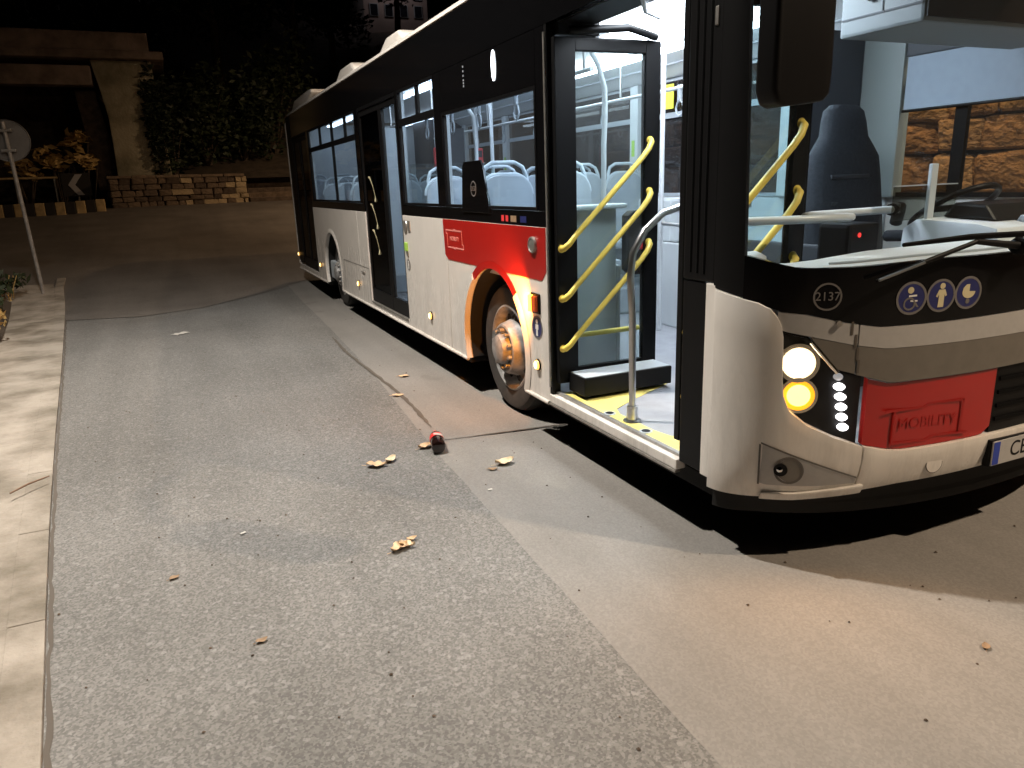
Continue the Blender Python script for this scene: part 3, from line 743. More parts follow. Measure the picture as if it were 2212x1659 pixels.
# amber side marker lamps
def marker(y, z):
    b = MB().lathe([(-.0005, .040), (-.01, .038), (-.012, .03)], (0, y, z), 'x', 16).build('side_marker', 'plastic_black', bus)
    MB().lathe([(-.008, .034), (-.02, .029), (-.024, .024)], (0, y, z), 'x', 16).build('lens', 'marker_glow', b, smooth=60)
    MB().lathe([(-.024, .024), (-.028, .012), (-.029, 0)], (0, y, z), 'x', 16).build('lens_core', 'marker_core', b, smooth=60)
for y, z in ((11.80, .54), (9.70, .52), (7.16, .50), (4.32, .51), (2.14, .51)): marker(y, z)
rp = MB().box(-.012, 0, 2.09, 2.215, .845, .975).build('side_repeater', 'plastic_black', bus, bev=.008)
MB().box(-.034, -.0125, 2.105, 2.165, .86, .96).build('reflector', 'reflector_orange', rp, bev=.008)
MB().box(-.040, -.0125, 2.17, 2.205, .855, .965).build('lens', 'repeater_glow', rp, bev=.01)
light('repeater_light', 'SPOT', (-.085, 2.205, .905), 60, (1, .33, .03), rp, .012, Vector((.10, 1, -.12)).to_track_quat('-Z', 'Y').to_euler(), R(168), 1.0)

# upper side: belt, pillars, headers in gloss black
for a, b in ((1.985, 5.045), (6.555, 9.97)):
    MB().box(.003, .04, a, b, BELT+.002, SILL).build('belt_panel', 'paint_black', bus, bev=.003)
for a, b in ((1.985, 2.10), (3.765, 3.92), (4.975, 5.045), (6.555, 6.72), (9.82, 9.97)):
    MB().box(.003, .045, a, b, SILL+.001, WTOP).build('window_pillar', 'paint_black', bus, bev=.003)
MB().box(.003, .045, 2.101, 3.764, 2.20, WTOP-.001).build('display_panel', 'paint_black', bus, bev=.003)
MB().box(.003, .045, 1.985, 11.358, WTOP+.001, HEAD-.011).build('header_panel', 'paint_black', bus, bev=.003)
MB().box(.003, .045, .67, 1.984, 2.50, HEAD-.011).build('header_panel', 'paint_black', bus, bev=.003)
def side_window(y0, y1, z0, z1, bars_h=(), bars_v=()):
    mb = MB(); f = .022
    mb.box(.0, .03, y0, y1, z0, z0+f); mb.box(.0, .03, y0, y1, z1-f, z1)
    mb.box(.0, .03, y0, y0+f, z0+f, z1-f); mb.box(.0, .03, y1-f, y1, z0+f, z1-f)
    for z in bars_h: mb.box(.001, .03, y0+f, y1-f, z-.03, z+.03)
    for y, a, b in bars_v: mb.box(.002, .032, y-.022, y+.022, a, b)
    fr = mb.build('side_window', 'rubber_black', bus)
    cells = []
    ys = [y0+f, y1-f]; zs = [z0+f]+list(bars_h)+[z1-f]
    for za, zb in zip(zs, zs[1:]):
        vs_ = sorted([y for y, a, b in bars_v if a < (za+zb)/2 < b]); yy = [y0+f]+vs_+[y1-f]
        for ya, yb in zip(yy, yy[1:]): cells.append((ya, yb, za, zb))
    for ya, yb, za, zb in cells:
        MB().box(.012, .017, ya+.002, yb-.002, za+.002, zb-.002).build('pane', 'glass_side', fr)
    return fr
side_window(6.722, 9.818, SILL+.002, WTOP-.002, (2.215,), ((8.08, SILL+.02, WTOP-.02), (7.28, 2.24, WTOP-.02), (8.9, 2.24, WTOP-.02)))
side_window(3.922, 4.973, SILL+.002, WTOP-.002, (2.215,), ((4.40, 2.24, WTOP-.02),))
side_window(2.102, 3.763, SILL+.002, 2.198)
# black fleet number panel fixed over the first window
np_ = MB().prism_yz([(2.84, 1.45), (3.39, 1.45), (3.345, 1.78), (3.31, 1.815), (2.99, 1.815), (2.955, 1.78)], -.006, .0105).build('number_panel', 'paint_black', bus, bev=.004)
MB().lathe([(-.0065, .055), (-.0078, .055), (-.0078, .047)], (0, 3.13, 1.62), 'x', 28).build('number_ring', 'sticker_grey', np_)
text_mesh('2137', .05, 'number', 'sticker_grey', np_, frame_mtx((-.0072, 3.13, 1.62), (0, -1, 0), (0, 0, 1)), .0006)
for a, b, m in ((2.62, 2.66, 'sticker_red'), (2.55, 2.59, 'sticker_red'), (2.42, 2.51, 'leaf_brown'), (2.27, 2.36, 'sticker_blue')):
    MB().box(.0012, .0028, a, b, 1.405, 1.445).build('sticker', m, bus)
# bright slit lamp and glowing dots imitating reflected glints on the black header panel
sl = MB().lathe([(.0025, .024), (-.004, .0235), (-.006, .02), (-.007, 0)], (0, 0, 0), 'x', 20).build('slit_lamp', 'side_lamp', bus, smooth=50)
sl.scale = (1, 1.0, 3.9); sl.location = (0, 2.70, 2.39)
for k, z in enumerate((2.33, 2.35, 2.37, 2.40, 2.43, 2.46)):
    MB().box(-.001, .003, 3.243, 3.255, z-.006, z+.006).build('glint_dot', 'side_glints', bus)

# middle and rear double doors (closed)
def leaf(y0, y1, z0, z1, pane, x=.012, handle=True, hy=None):
    mb = MB(); f = .055
    mb.box(x, x+.035, y0, y1, z0, z0+.15); mb.box(x, x+.035, y0, y1, z1-f, z1)
    mb.box(x, x+.035, y0, y0+f, z0+.15, z1-f); mb.box(x, x+.035, y1-f, y1, z0+.15, z1-f)
    d = mb.build('door_leaf', 'plastic_black', bus, bev=.004)
    MB().box(x+.012, x+.018, y0+f+.001, y1-f-.001, z0+.151, z1-f-.001).build('pane', pane, d)
    if handle:
        hy = hy or (y0+y1)/2
        for zt in (1.76, 1.47, 1.19):
            P = [(x+.05, hy+.16, zt), (x+.06, hy+.13, zt-.015), (x+.065, hy+.04, zt-.10), (x+.065, hy-.03, zt-.20), (x+.05, hy-.05, zt-.26)]
            MB().tube(P, .012, 8).build('handrail', 'handle_dull', d, smooth=60)
    return d
leaf(5.055, 5.655, .37, 2.46, 'glass_side', handle=False)
dl = leaf(5.665, 6.545, .37, 2.46, 'glass_dark', hy=6.15)
for ch in dl.children:                       # outer handles shine through the dark pane edge
    if ch.name.startswith('handrail'): ch.location.x = -.045
leaf(9.98, 10.66, .38, 2.46, 'glass_dark', handle=False)
leaf(10.67, 11.35, .38, 2.46, 'glass_dark', handle=False)
MB().box(.003, .03, 5.046, 6.554, 2.465, 2.4995).build('door_header', 'rubber_black', bus)
MB().box(.003, .03, 9.972, 11.358, 2.465, 2.4995).build('door_header', 'rubber_black', bus)
MB().box(-.01, .05, 5.06, 6.54, .352, .366).build('door_sill', 'steel_dull', bus)

# roof with rounded cove, rear end, roof pods
prof = [(.02, 2.855), (-.002, 2.861), (.004, 2.882), (.022, 2.902), (.08, 2.925), (.40, 2.96), (1.275, 2.99)]
prof = prof+[(2.55-x, z) for x, z in prof[-2::-1]]
mb = MB(); n = len(prof); ystat = [(.10, .30, -.03), (.16, .1, 0), (.6, 0, 0), (3, 0, 0), (6, 0, 0), (9, 0, 0), (11.6, 0, 0), (11.86, .05, -.02), (12.0, .14, -.07)]
vs = []; fs = []
for y, ins, dz in ystat:
    for x, z in prof: vs.append((1.275+(x-1.275)*(1-ins/1.275), y, z+dz*(z-2.85)/.14))
for i in range(len(ystat)-1):
    for j in range(n-1): fs.append((i*n+j, i*n+j+1, (i+1)*n+j+1, (i+1)*n+j))
mb.add(vs, fs).build('roof', 'paint_white', bus, smooth=50)
def pod(y0, y1, x0, x1, z1, name='roof_pod'):
    o = MB(); o.prism_yz([(y0, 2.90), (y0+.10, z1-.07), (y0+.25, z1), (y1-.35, z1), (y1-.06, z1-.10), (y1, 2.90)], x0, x1); return o.build(name, 'paint_white', bus, bev=.05, seg=3, smooth=50)
pod(4.95, 5.95, .12, 2.43, 3.06); pod(6.95, 8.1, .12, 2.43, 3.07)
MB().prism_yz([(10.15, 2.90), (9.95, 2.97), (9.72, 3.03), (9.74, 3.08), (9.95, 3.09), (10.4, 3.09), (11.3, 3.08), (11.9, 2.86)], .10, 2.45).build('roof_fairing', 'paint_white', bus, bev=.04, seg=3, smooth=50)
# rear end
MB().box(0.0, 2.55, 11.87, 12.0, .34, 2.79).build('rear_panel', 'paint_white', bus, bev=.05, seg=3)
MB().box(.3, 2.25, 12.0, 12.012, 1.5, 2.5).build('rear_window', 'window_dark', bus)

# far side of the body
MB().box(2.515, 2.55, .46, 11.87, .30, 1.47).build('far_side_panel', 'paint_white', bus)
MB().box(2.515, 2.547, .46, 11.87, 2.56, 2.86).build('far_header_panel', 'paint_black', bus)
fps = [(.46, .62), (1.62, 2.05), (2.56, 2.70), (3.2, 3.32), (4.70, 4.84), (6.4, 6.52), (8.0, 8.14), (9.6, 9.74), (11.2, 11.87)]
for a, b in fps: MB().box(2.45, 2.545, a, b, 1.471, 2.559).build('far_window_pillar', 'inner_panel' if a > 2.1 else 'cab_grey', bus, bev=.01)
for (a, b), (c, d) in zip(fps, fps[1:]):
    wn = MB().box(2.49, 2.52, b+.001, c-.001, 2.20, 2.25)
    wn.box(2.49, 2.52, b+.001, c-.001, 1.471, 1.50).box(2.49, 2.52, b+.001, c-.001, 2.53, 2.559)
    if b < 1: wn.box(2.488, 2.522, 1.17, 1.25, 1.501, 2.199)
    wn = wn.build('far_window', 'rubber_black' if b < 1 else 'inner_grey', bus)
    MB().box(2.504, 2.509, b+.002, c-.002, 1.502, 2.528).build('pane', 'glass_far' if b > 1 else 'glass_front', wn)

# ------------------------------------------------------------------ front end
_N, _RX, _RY, _Y0 = 2.1, 1.275, .58, -.13
_xs = np.concatenate([[0], np.linspace(0, 1, 500)[1:]**2.3*_RX])
_ys2 = _Y0+_RY*(1-np.maximum(0, 1-((_RX-_xs)/_RX)**_N)**(1/_N))
_ss = np.concatenate([[0], np.cumsum(np.hypot(np.diff(_xs), np.diff(_ys2)))]); SH = float(_ss[-1])
def _pt(s):
    if s <= 0: return Vector((0, .45-s, 0))
    if s <= SH: return Vector((float(np.interp(s, _ss, _xs)), float(np.interp(s, _ss, _ys2)), 0))
    q = _pt(2*SH-s); return Vector((2.55-q.x, q.y, 0))
def yoff(z):
    if z < .5: return .06*((.5-z)/.22)**1.5
    return 0. if z < 1.31 else .12*(z-1.31)/1.6
def FS(s, z, off=0.):
    p = _pt(s); a, b = _pt(s-.01), _pt(s+.01); t = (b-a).normalized(); nrm = Vector((t.y, -t.x, 0))
    q = p+nrm*off
    return Vector((q.x, q.y+yoff(z)*min(1, max(0, s/.3))*(1 if s < 2*SH-.3 else max(0, (2*SH-s)/.3)), z))
def FN(s):
    a, b = _pt(s-.01), _pt(s+.01); t = (b-a).normalized(); return Vector((t.y, -t.x, 0)), t
def strip(name, s0, s1, zlo, zhi, off, m, thick=.015, parent=None, ns=40, nz=3, brk=(), bevel=0.):
    fl = zlo if callable(zlo) else (lambda s: lerp(zlo, s)); fh = zhi if callable(zhi) else (lambda s: lerp(zhi, s))
    S = sorted(set([s0+(s1-s0)*i/ns for i in range(ns+1)]+[b for b in brk if s0 < b < s1]))
    vs = []; fs = []; k = nz+1; n = len(S)
    for layer in (off, off-thick):
        for s in S:
            a, b = fl(s), fh(s)
            for j in range(k): vs.append(FS(s, a+(b-a)*j/nz, layer))
    o = n*k
    for i in range(n-1):
        for j in range(nz):
            q = i*k+j; fs.append((q, q+k, q+k+1, q+1)); fs.append((o+q, o+q+1, o+q+k+1, o+q+k))
        q = i*k; fs.append((q, o+q, o+q+k, q+k)); q = i*k+nz; fs.append((q, q+k, o+q+k, o+q))
    for j in range(nz):
        fs.append((j, j+1, o+j+1, o+j)); q = (n-1)*k+j; fs.append((q, o+q, o+q+1, q+1))
    return MB().add(vs, fs).build(name, m, parent or bus, smooth=45, bev=bevel)
cst = lambda z: (lambda s: z)
def mir(f): return lambda s: f(2*SH-s)
CAPTOP = [(-.06, 1.21), (.067, 1.186), (.214, 1.155), (.262, 1.132), (.290, 1.10), (.306, 1.065), (.316, 1.02), (.3215, .86), (.330, .775), (.355, .712), (.427, .651), (.538, .598), (.657, .554), (.70, .545)]
BOT = [(-.06, .305), (.1, .305), (.42, .313), (.715, .349), (.85, .366), (1.30, .39), (1.52, .392)]
capf = lambda s: lerp(CAPTOP, s); botf = lambda s: lerp(BOT, s)
strip('corner_panel', .02, .658, botf, capf, .012, 'paint_white', .05, ns=50, nz=6, brk=[p[0] for p in CAPTOP], bevel=.004)
strip('corner_panel', 2*SH-.658, 2*SH-.02, mir(botf), mir(capf), .012, 'paint_white', .05, ns=40, nz=4)
BTOP = [(.66, .556), (.762, .533), (.83, .525), (1.28, .539), (1.52, .543)]
btf = lambda s: lerp(BTOP, s if s <= SH else 2*SH-s); bof = lambda s: lerp(BOT, s if s <= SH else 2*SH-s)
bump = strip('bumper', .664, 2*SH-.664, bof, btf, .012, 'paint_white', .05, ns=50, nz=4, bevel=.004)
MB().prism_xy([tuple(FS(.05+(2*SH-.1)*i/40, .5, -.075).xy) for i in range(41)]+[(2.47, .47), (.08, .47)], .27, .305).build('front_floor', 'under_black', bus)
strip('chin', .03, 2*SH-.03, cst(.21), lambda s: bof(s)-.004, -.02, 'under_black', .05, ns=50)
# door-side strip and black pillar
MB().box(0, .04, .435, .50, .34, 1.215).build('door_edge_strip', 'paint_white', bus, bev=.006)
MB().box(.008, .05, .505, .665, .345, 1.21).build('front_pillar', 'plastic_black', bus, bev=.006)
MB().box(.003, .05, .45, .665, 1.217, 2.84).build('front_pillar', 'plastic_black', bus, bev=.01)
for yy in (.52, .565, .61): MB().tube([(.004, yy, 1.25), (.004, yy, 2.82)], .007, 6).build('pillar_seal', 'rubber_black', bus)
strip('front_pillar', .0, .148, lambda s: lerp(CAPTOP, s)+.004, cst(2.84), .0, 'plastic_black', .03, ns=14, nz=14)
strip('front_pillar', 2*SH-.168, 2*SH, cst(1.2), cst(2.84), .0, 'plastic_black', .03, ns=8, nz=14)
MB().box(-.002, .012, .48, .50, 2.22, 2.29).build('pillar_lamp', 'steel_dull', bus, bev=.004)
# black band under the windscreen
BB = [(.16, 1.16), (.262, 1.135), (.30, 1.122), (.395, 1.113), (.552, 1.078), (.69, 1.056), (.956, 1.061), (1.52, 1.078)]
bbf = lambda s: lerp(BB, s if s <= SH else 2*SH-s)
WS = [(.0, 1.36), (.06, 1.357), (.196, 1.333), (.333, 1.297), (.408, 1.292), (.586, 1.295), (.9, 1.312), (1.52, 1.32)]
wsf = lambda s: lerp(WS, s if s <= SH else 2*SH-s)
band = strip('front_band', .149, 2*SH-.169, bbf, wsf, .002, 'paint_black', .03, ns=70, nz=3, brk=[p[0] for p in BB])
# silver and taupe bands
TT = [(.30, 1.045), (.428, 1.02), (.593, .984), (.727, .964), (1.42, .976), (1.52, .978)]
TB = [(.532, .884), (.615, .86), (.754, .822), (1.45, .84), (1.52, .842)]
ttf = lambda s: lerp(TT, s if s <= SH else 2*SH-s); tbf = lambda s: lerp(TB, s if s <= SH else 2*SH-s)
POD_T = [(.30, 1.05), (.319, 1.042), (.417, 1.019), (.428, 1.006), (.532, .884), (.61, .862), (.66, .85)]
podt = lambda s: lerp(POD_T, s)
strip('front_upper_panel', .29, .600, lambda s: max(ttf(s), podt(s))+.001, lambda s: bbf(s)-.003, .004, 'paint_silver', .02, ns=30, brk=[p[0] for p in POD_T])
strip('front_upper_panel', .606, 2*SH-.606, lambda s: ttf(s)+.001, lambda s: bbf(s)-.003, .004, 'paint_silver', .02, ns=50)
strip('front_lower_panel', .424, .600, lambda s: max(podt(s)+.002, .86), lambda s: max(ttf(s)-.001, podt(s)+.004), .003, 'paint_taupe', .02, ns=24, brk=[p[0] for p in POD_T])
tp = strip('front_lower_panel', .606, 2*SH-.606, tbf, lambda s: ttf(s)-.001, .003, 'paint_taupe', .02, ns=50)
# red and black lower front panels
redf = strip('front_red_panel', .662, 1.295, lambda s: btf(s)+.003+max(0, (s-1.25)*.7), lambda s: tbf(s)-.006, -.006, 'paint_red', .03, ns=30)
strip('front_red_panel', 2*SH-1.295, 2*SH-.662, lambda s: btf(s)+.003, lambda s: tbf(s)-.006, -.006, 'paint_red', .03, ns=30)
strip('front_grille', 1.299, 2*SH-1.299, lambda s: btf(s)+.003, lambda s: tbf(s)-.006, -.010, 'plastic_black', .03, ns=10)
for z in (.60, .66, .72, .78): strip('grille_slat', 1.32, 2*SH-1.32, cst(z-.008), cst(z+.008), -.002, 'rubber_black', .006, ns=6, nz=1)
def front_mtx(s, z, off=.0):
    nrm, t = FN(s); return frame_mtx(FS(s, z, off), t, (0, 0, 1))
def front_disc(name, s, z, r, off, m, par, depth=.004, n=28, r_in=0., zs=1.0, dome=0.):
    """disc (or ring) lying on the front surface"""
    mx = front_mtx(s, z, off); prof = [(0, r), (depth, r)]+([(depth, r_in), (0, r_in)] if r_in else [(depth+dome*.6, r*.7), (depth+dome, .0001)])
    mb = MB(); k = len(prof); vs = []; fs = []
    for a, q in prof:
        for j in range(n):
            an = 6.28318*j/n; vs.append(mx @ Vector((q*math.cos(an), q*math.sin(an)*zs, a)))
    for i in range(k-1):
        for j in range(n): fs.append((i*n+j, i*n+(j+1)%n, (i+1)*n+(j+1)%n, (i+1)*n+j))
    return mb.add(vs, fs).build(name, m, par, smooth=40)
def front_poly(name, s, z, pts, off, m, par, depth=.0012):
    mx = front_mtx(s, z, off); n = len(pts)
    vs = [mx @ Vector((x, y, 0)) for x, y in pts]+[mx @ Vector((x, y, depth)) for x, y in pts]
    return MB().add(vs, [tuple(range(n-1, -1, -1)), tuple(range(n, 2*n))]+[(i, (i+1) % n, n+(i+1) % n, n+i) for i in range(n)]).build(name, m, par)
# raised emblem on the red panel
se, ze = .955, .635
for nm, pts in (('emblem', [(-.21, .07), (-.03, .07), (-.01, .085), (.17, .085), (.17, .075), (0, .075), (-.03, .06), (-.21, .06)]), ('emblem', [(-.16, -.085), (0, -.085), (.03, -.07), (.2, -.07), (.2, -.06), (.02, -.06), (-.01, -.075), (-.16, -.075)]),
                ('emblem', [(.16, .085), (.17, .085), (.17, -.06), (.16, -.06)]), ('emblem', [(-.17, .06), (-.16, .06), (-.16, -.085), (-.17, -.085)])):
    front_poly(nm, se, ze, pts, -.0055, 'paint_red_dark', redf)
text_mesh('MOBILITY', .065, 'lettering', 'paint_red_dark', redf, front_mtx(se, ze, -.005), .0006)
# corner panel seam
for k in range(10):
    z0, z1 = .56+k*.052, .56+(k+1)*.052-.001
    sx = lambda z: lerp([(.54, .661), (.85, .617), (.98, .600), (1.08, .565)], z)
    if z0 > .84: front_poly('panel_gap', sx((z0+z1)/2), (z0+z1)/2, [(-.005+.0*(k), -.027), (.005, -.027), (.005, .027), (-.005, .027)], .0045, 'joint_dark', bus)
front_disc('bolt', .520, 1.075, .012, .004, 'steel_dull', bus, .01)
front_disc('tow_cap', 1.003, .445, .042, .0122, 'line_grey', bump, .001, r_in=.0385); front_disc('tow_cap', 1.003, .445, .038, .0122, 'paint_white', bump, .002)

# headlight cluster
hl = strip('headlight', .300, .655, lambda s: capf(s)-.02, lambda s: podt(s)-.004, -.045, 'plastic_black', .02, ns=30, brk=[p[0] for p in POD_T]+[p[0] for p in CAPTOP])
strip('cover_glass', .318, .654, lambda s: capf(s)+.004, lambda s: podt(s)-.008, -.004, 'glass_lamp', .003, hl, ns=30, brk=[p[0] for p in POD_T]+[p[0] for p in CAPTOP])
front_disc('reflector_bowl', .385, .906, .082, -.044, 'chrome_warm', hl, .018, r_in=.066)
front_disc('headlamp', .385, .906, .066, -.042, 'white_rim', hl, .014, r_in=.054)
front_disc('headlamp_core', .385, .906, .055, -.042, 'head_white', hl, .016, dome=.014)
front_disc('reflector_bowl', .393, .769, .076, -.044, 'chrome_warm', hl, .018, r_in=.064)
front_disc('indicator', .393, .769, .064, -.042, 'head_amber', hl, .014, r_in=.045)
front_disc('indicator_core', .393, .769, .046, -.042, 'amber_core', hl, .016, dome=.014)
front_disc('daytime_led', .551, .847, .018, -.040, 'led_dim', hl, .012, dome=.008, zs=.8)
for s, z in ((.558, .805), (.566, .762), (.573, .718), (.579, .674), (.587, .630)):
    front_disc('daytime_led', s, z, .0215, -.040, 'head_led', hl, .016, dome=.006, zs=.68)
# bright inner rim along the cluster's upper edge
P = [FS(s, podt(s)-.012, -.006) for s in (.424, .45, .48, .51, .535)]
MB().tube(P, .009, 8).build('light_guide', 'chrome_warm', hl, smooth=60)
nrm, t_ = FN(.393)
lp = FS(.393, .769, .03)
light('indicator_light', 'SPOT', lp, 17, (1, .40, .04), hl, .05, Vector((nrm.x, nrm.y, -.35)).to_track_quat('-Z', 'Y').to_euler(), R(160), .6)
lp = FS(.385, .906, .03)
light('headlamp_light', 'SPOT', lp, 3, (1, .84, .6), hl, .05, Vector((nrm.x, nrm.y, -.3)).to_track_quat('-Z', 'Y').to_euler(), R(150), .6)

# fog lamp recess
fg = front_poly('fog_lamp_recess', .255, .46, [], .0, 'paint_white', bus) if False else None
FOGT = [(.256, .563), (.45, .49), (.691, .398)]; FOGB = [(.256, .385), (.30, .374), (.5, .378), (.691, .390)]
fog = strip('fog_lamp_panel', .262, .655, FOGB, FOGT, .0135, 'paint_silver', .004, ns=24)
for k in range(14):
    s0, s1 = .256+k*.0285, .256+(k+1)*.0285-.001
    zt = lerp(FOGT, (s0+s1)/2)+.004
    front_poly('panel_gap', (s0+s1)/2, zt, [(-.0145, .0052-.004), (.0145, -.0052-.004), (.0145, -.0052+.003), (-.0145, .0052+.003)], .0128, 'line_grey', fog)
front_poly('panel_gap', .254, .47, [(-.004, -.09), (.004, -.09), (.004, .09), (-.004, .09)], .0128, 'line_grey', fog)
front_disc('fog_bezel', .372, .452, .060, .0178, 'line_grey', fog, .002, r_in=.05); front_disc('fog_bezel', .376, .452, .050, .0178, 'paint_taupe', fog, .001)
front_disc('fog_lamp', .340, .455, .028, .0185, 'plastic_black', fog, .006); front_disc('bulb', .336, .457, .012, .0235, 'mirror_glass', fog, .004, dome=.006)
strip('bumper_lip', .29, .690, lambda s: botf(s)-.006, lambda s: botf(s)+.028+.02*(s-.29), .03, 'paint_white', .03, ns=30, bevel=.008)

# number plate
pm = front_mtx(1.30, .455, .02)
nrm_p = Vector((0, -1, 0))
pl = MB().box(1.035, 1.555, -.158, -.152, .402, .512).build('number_plate', 'paint_silver', bus, bev=.002)
MB().box(1.030, 1.56, -.151, -.120, .397, .517).build('plate_holder', 'plastic_black', pl, bev=.003)
MB().box(1.039, 1.080, -.1592, -.1581, .406, .508).build('blue_band', 'plate_blue', pl)
text_mesh('CB 7615', .098, 'characters', 'plastic_black', pl, frame_mtx((1.325, -.1588, .457), (1, 0, 0), (0, 0, 1)), .0006)

# pictograms and fleet number on the black band
def ring(s, z, r, m, par): return front_disc('pictogram_ring', s, z, r, .0026, m, par, .0015, r_in=r*.86, n=36)
cn = front_disc('fleet_number_ring', .470, 1.182, .055, .0026, 'sticker_grey', band, .0012, r_in=.048, n=36)
text_mesh('2137', .048, 'fleet_number', 'sticker_grey', band, front_mtx(.470, 1.182, .004), .0006)
for k, s in enumerate((.806, .937, 1.066)):
    z = 1.163+.003*k; rg = ring(s, z, .066, 'sticker_grey', bus)
    front_disc('pictogram_disc', s, z, .0565, .0024, 'sticker_blue', rg, .001, n=32)
    if k == 0:
        front_disc('figure', s-.006, z+.032, .013, .0036, 'sticker_cream', rg, .0012)
        front_poly('figure', s, z, [(-.012, .012), (.022, .014), (.022, .007), (-.012, .005)], .0036, 'sticker_white', rg)
        front_poly('figure', s, z, [(-.004, -.008), (.026, -.008), (.026, -.014), (-.004, -.014)], .0036, 'sticker_white', rg)
        front_disc('figure', s-.008, z-.022, .026, .0036, 'sticker_grey', rg, .0012, r_in=.019)
        front_poly('figure', s, z, [(.012, -.014), (.018, -.014), (.034, -.036), (.024, -.036)], .0036, 'sticker_grey', rg)
    elif k == 1:
        front_disc('figure', s+.003, z+.038, .012, .0036, 'sticker_cream', rg, .0012)
        front_poly('figure', s, z, [(-.012, .024), (.016, .024), (.026, .0), (.018, -.004), (.014, .006), (.014, -.046), (-.012, -.046), (-.010, .006), (-.016, -.006), (-.024, -.002)], .0036, 'sticker_cream', rg)
    else:
        a = [(-.030, .006)]+[(-.030+.0*q, .006) for q in ()]
        pts = [(.034, .004)]+[(.002+.032*math.cos(-q*math.pi/10), .004+.026*math.sin(-q*math.pi/10)) for q in range(1, 11)]+[(-.026, .02), (-.012, .034), (.004, .034), (.004, .006)]
        front_poly('figure', s, z, pts, .0036, 'sticker_cream', rg)
        front_disc('figure', s, z-.034, .010, .0036, 'sticker_grey', rg, .0012)

# windscreen, header, wiper, mirror
wsc = strip('windscreen', .148, 2*SH-.168, lambda s: wsf(s)+.001, cst(2.72), -.004, 'glass_front', .004, ns=60, nz=12)
strip('front_header', .148, 2*SH-.168, cst(2.721), cst(2.93), .0, 'paint_black', .03, ns=40)
def on_front(s, z, off): return FS(s, z, off)
sW = lambda x: float(np.interp(x, _xs, _ss)) if x <= 1.275 else 2*SH-float(np.interp(2.55-x, _xs, _ss))
w_ = empty('w', 'w', 'w'); bpy.data.objects.remove(w_)
hubp = on_front(sW(1.02), 1.345, .055); knee = on_front(sW(.79), 1.375, .05); tip = on_front(sW(.40), 1.245, .05)
wp = MB().tube([on_front(sW(1.35), 1.36, .05), hubp, knee], [.016, .016, .011], 8).build('wiper', 'plastic_black', bus, smooth=60)
MB().tube([knee, knee.lerp(tip, .5), tip], [.010, .010, .006], 8).build('wiper_arm', 'plastic_black', wp, smooth=60)
MB().tube([tip.lerp(knee, .45)+Vector((0, -.012, .004)), tip+Vector((0, -.012, .004))], .006, 6).build('wiper_spring', 'steel', wp, smooth=60)
MB().tube([on_front(sW(.50), 1.375, .03), on_front(sW(.78), 1.392, .03), on_front(sW(1.30), 1.385, .03)], [.008, .012, .012], 6).build('wiper_blade', 'rubber_black', wp)
MB().lathe([(-.05, .02), (-.03, .035), (.03, .035), (.05, .02)], hubp, 'y', 14).build('wiper_hub', 'plastic_black', wp, smooth=50)
mr = MB().prism_xz([(-.335, 1.90), (-.32, 1.862), (-.29, 1.852), (-.13, 1.868), (-.105, 1.89), (-.10, 1.95), (-.105, 2.40), (-.13, 2.44), (-.30, 2.44), (-.335, 2.40)], -.20, -.11).build('mirror', 'plastic_black', bus, bev=.025, seg=3, smooth=50)
MB().box(-.31, -.125, -.1095, -.106, 1.90, 2.40).build('mirror_glass', 'mirror_glass', mr)
MB().tube([(-.2, -.16, 2.42), (-.19, -.15, 2.62), (-.08, -.02, 2.80), (.12, .22, 2.83)], .026, 10).build('mirror_arm', 'plastic_black', mr, smooth=60)

# ------------------------------------------------------------------ open front door
def open_leaf(yp, sgn=1):
    """door leaf swung inwards, standing across the doorway"""
    z0, z1 = .43, 2.43; mb = MB(); t = .02
    mb.box(.03, .165, yp-t, yp+t, z0, z1); mb.box(.645, .735, yp-t, yp+t, z0, z1)
    mb.box(.165, .645, yp-t, yp+t, z0, z0+.09); mb.box(.165, .645, yp-t, yp+t, z1-.07, z1)
    d = mb.build('front_door_leaf', 'plastic_black', bus, bev=.006)
    MB().box(.166, .644, yp-.004, yp+.004, z0+.091, z1-.071).build('pane', 'glass_door', d)
    MB().tube([(.74, yp, z0), (.74, yp, z1)], .016, 8).build('edge_seal', 'rubber_black', d)
    for zb in (1.275, .975, .665):
        P = [(.058, yp-.022, zb-.012), (.062, yp-.045, zb-.01), (.09, yp-.058, zb+.015), (.135, yp-.06, zb+.065), (.60, yp-.06, zb+.50), (.645, yp-.058, zb+.55), (.672, yp-.045, zb+.59), (.678, yp-.022, zb+.60)]
        h = MB().tube(P, [.020, .019, .0175, .0165, .0165, .0175, .019, .020], 12).build('handrail', 'yellow_bar', d, smooth=60)
        for q in (P[0], P[-1]): MB().lathe([(-.020, .024), (-.024, .024), (-.026, .014), (-.0265, 0)], (q[0], yp, q[2]), 'y', 14).build('handrail_foot', 'yellow_bar', h, smooth=50)
    return d
dl = open_leaf(1.93)
MB().tube([(.18, 1.955, .715), (.64, 1.955, .715)], .017, 8).build('cross_bar', 'yellow_bar', dl, smooth=60)
sb = MB().box(.09, .725, 1.70, 1.90, .385, .50).build('door_step_box', 'plastic_black', bus, bev=.008)
MB().box(.10, .715, 1.71, 1.89, .5005, .504).build('lit_top', 'inner_grey', sb)  # lighter grey stands in for light on the black box top
op = MB().prism_xz([(.56, 1.09), (.60, 1.06), (.70, 1.06), (.735, 1.09), (.735, 1.43), (.70, 1.46), (.60, 1.46), (.56, 1.43)], 1.955, 2.04).build('door_switch_box', 'plastic_black', bus, bev=.01)
MB().lathe([(-.012, .035), (-.03, .03), (-.034, 0)], (.65, 1.957, 1.25), 'y', 18).build('emergency_button', 'sticker_red', op, smooth=40)
open_leaf(.72)
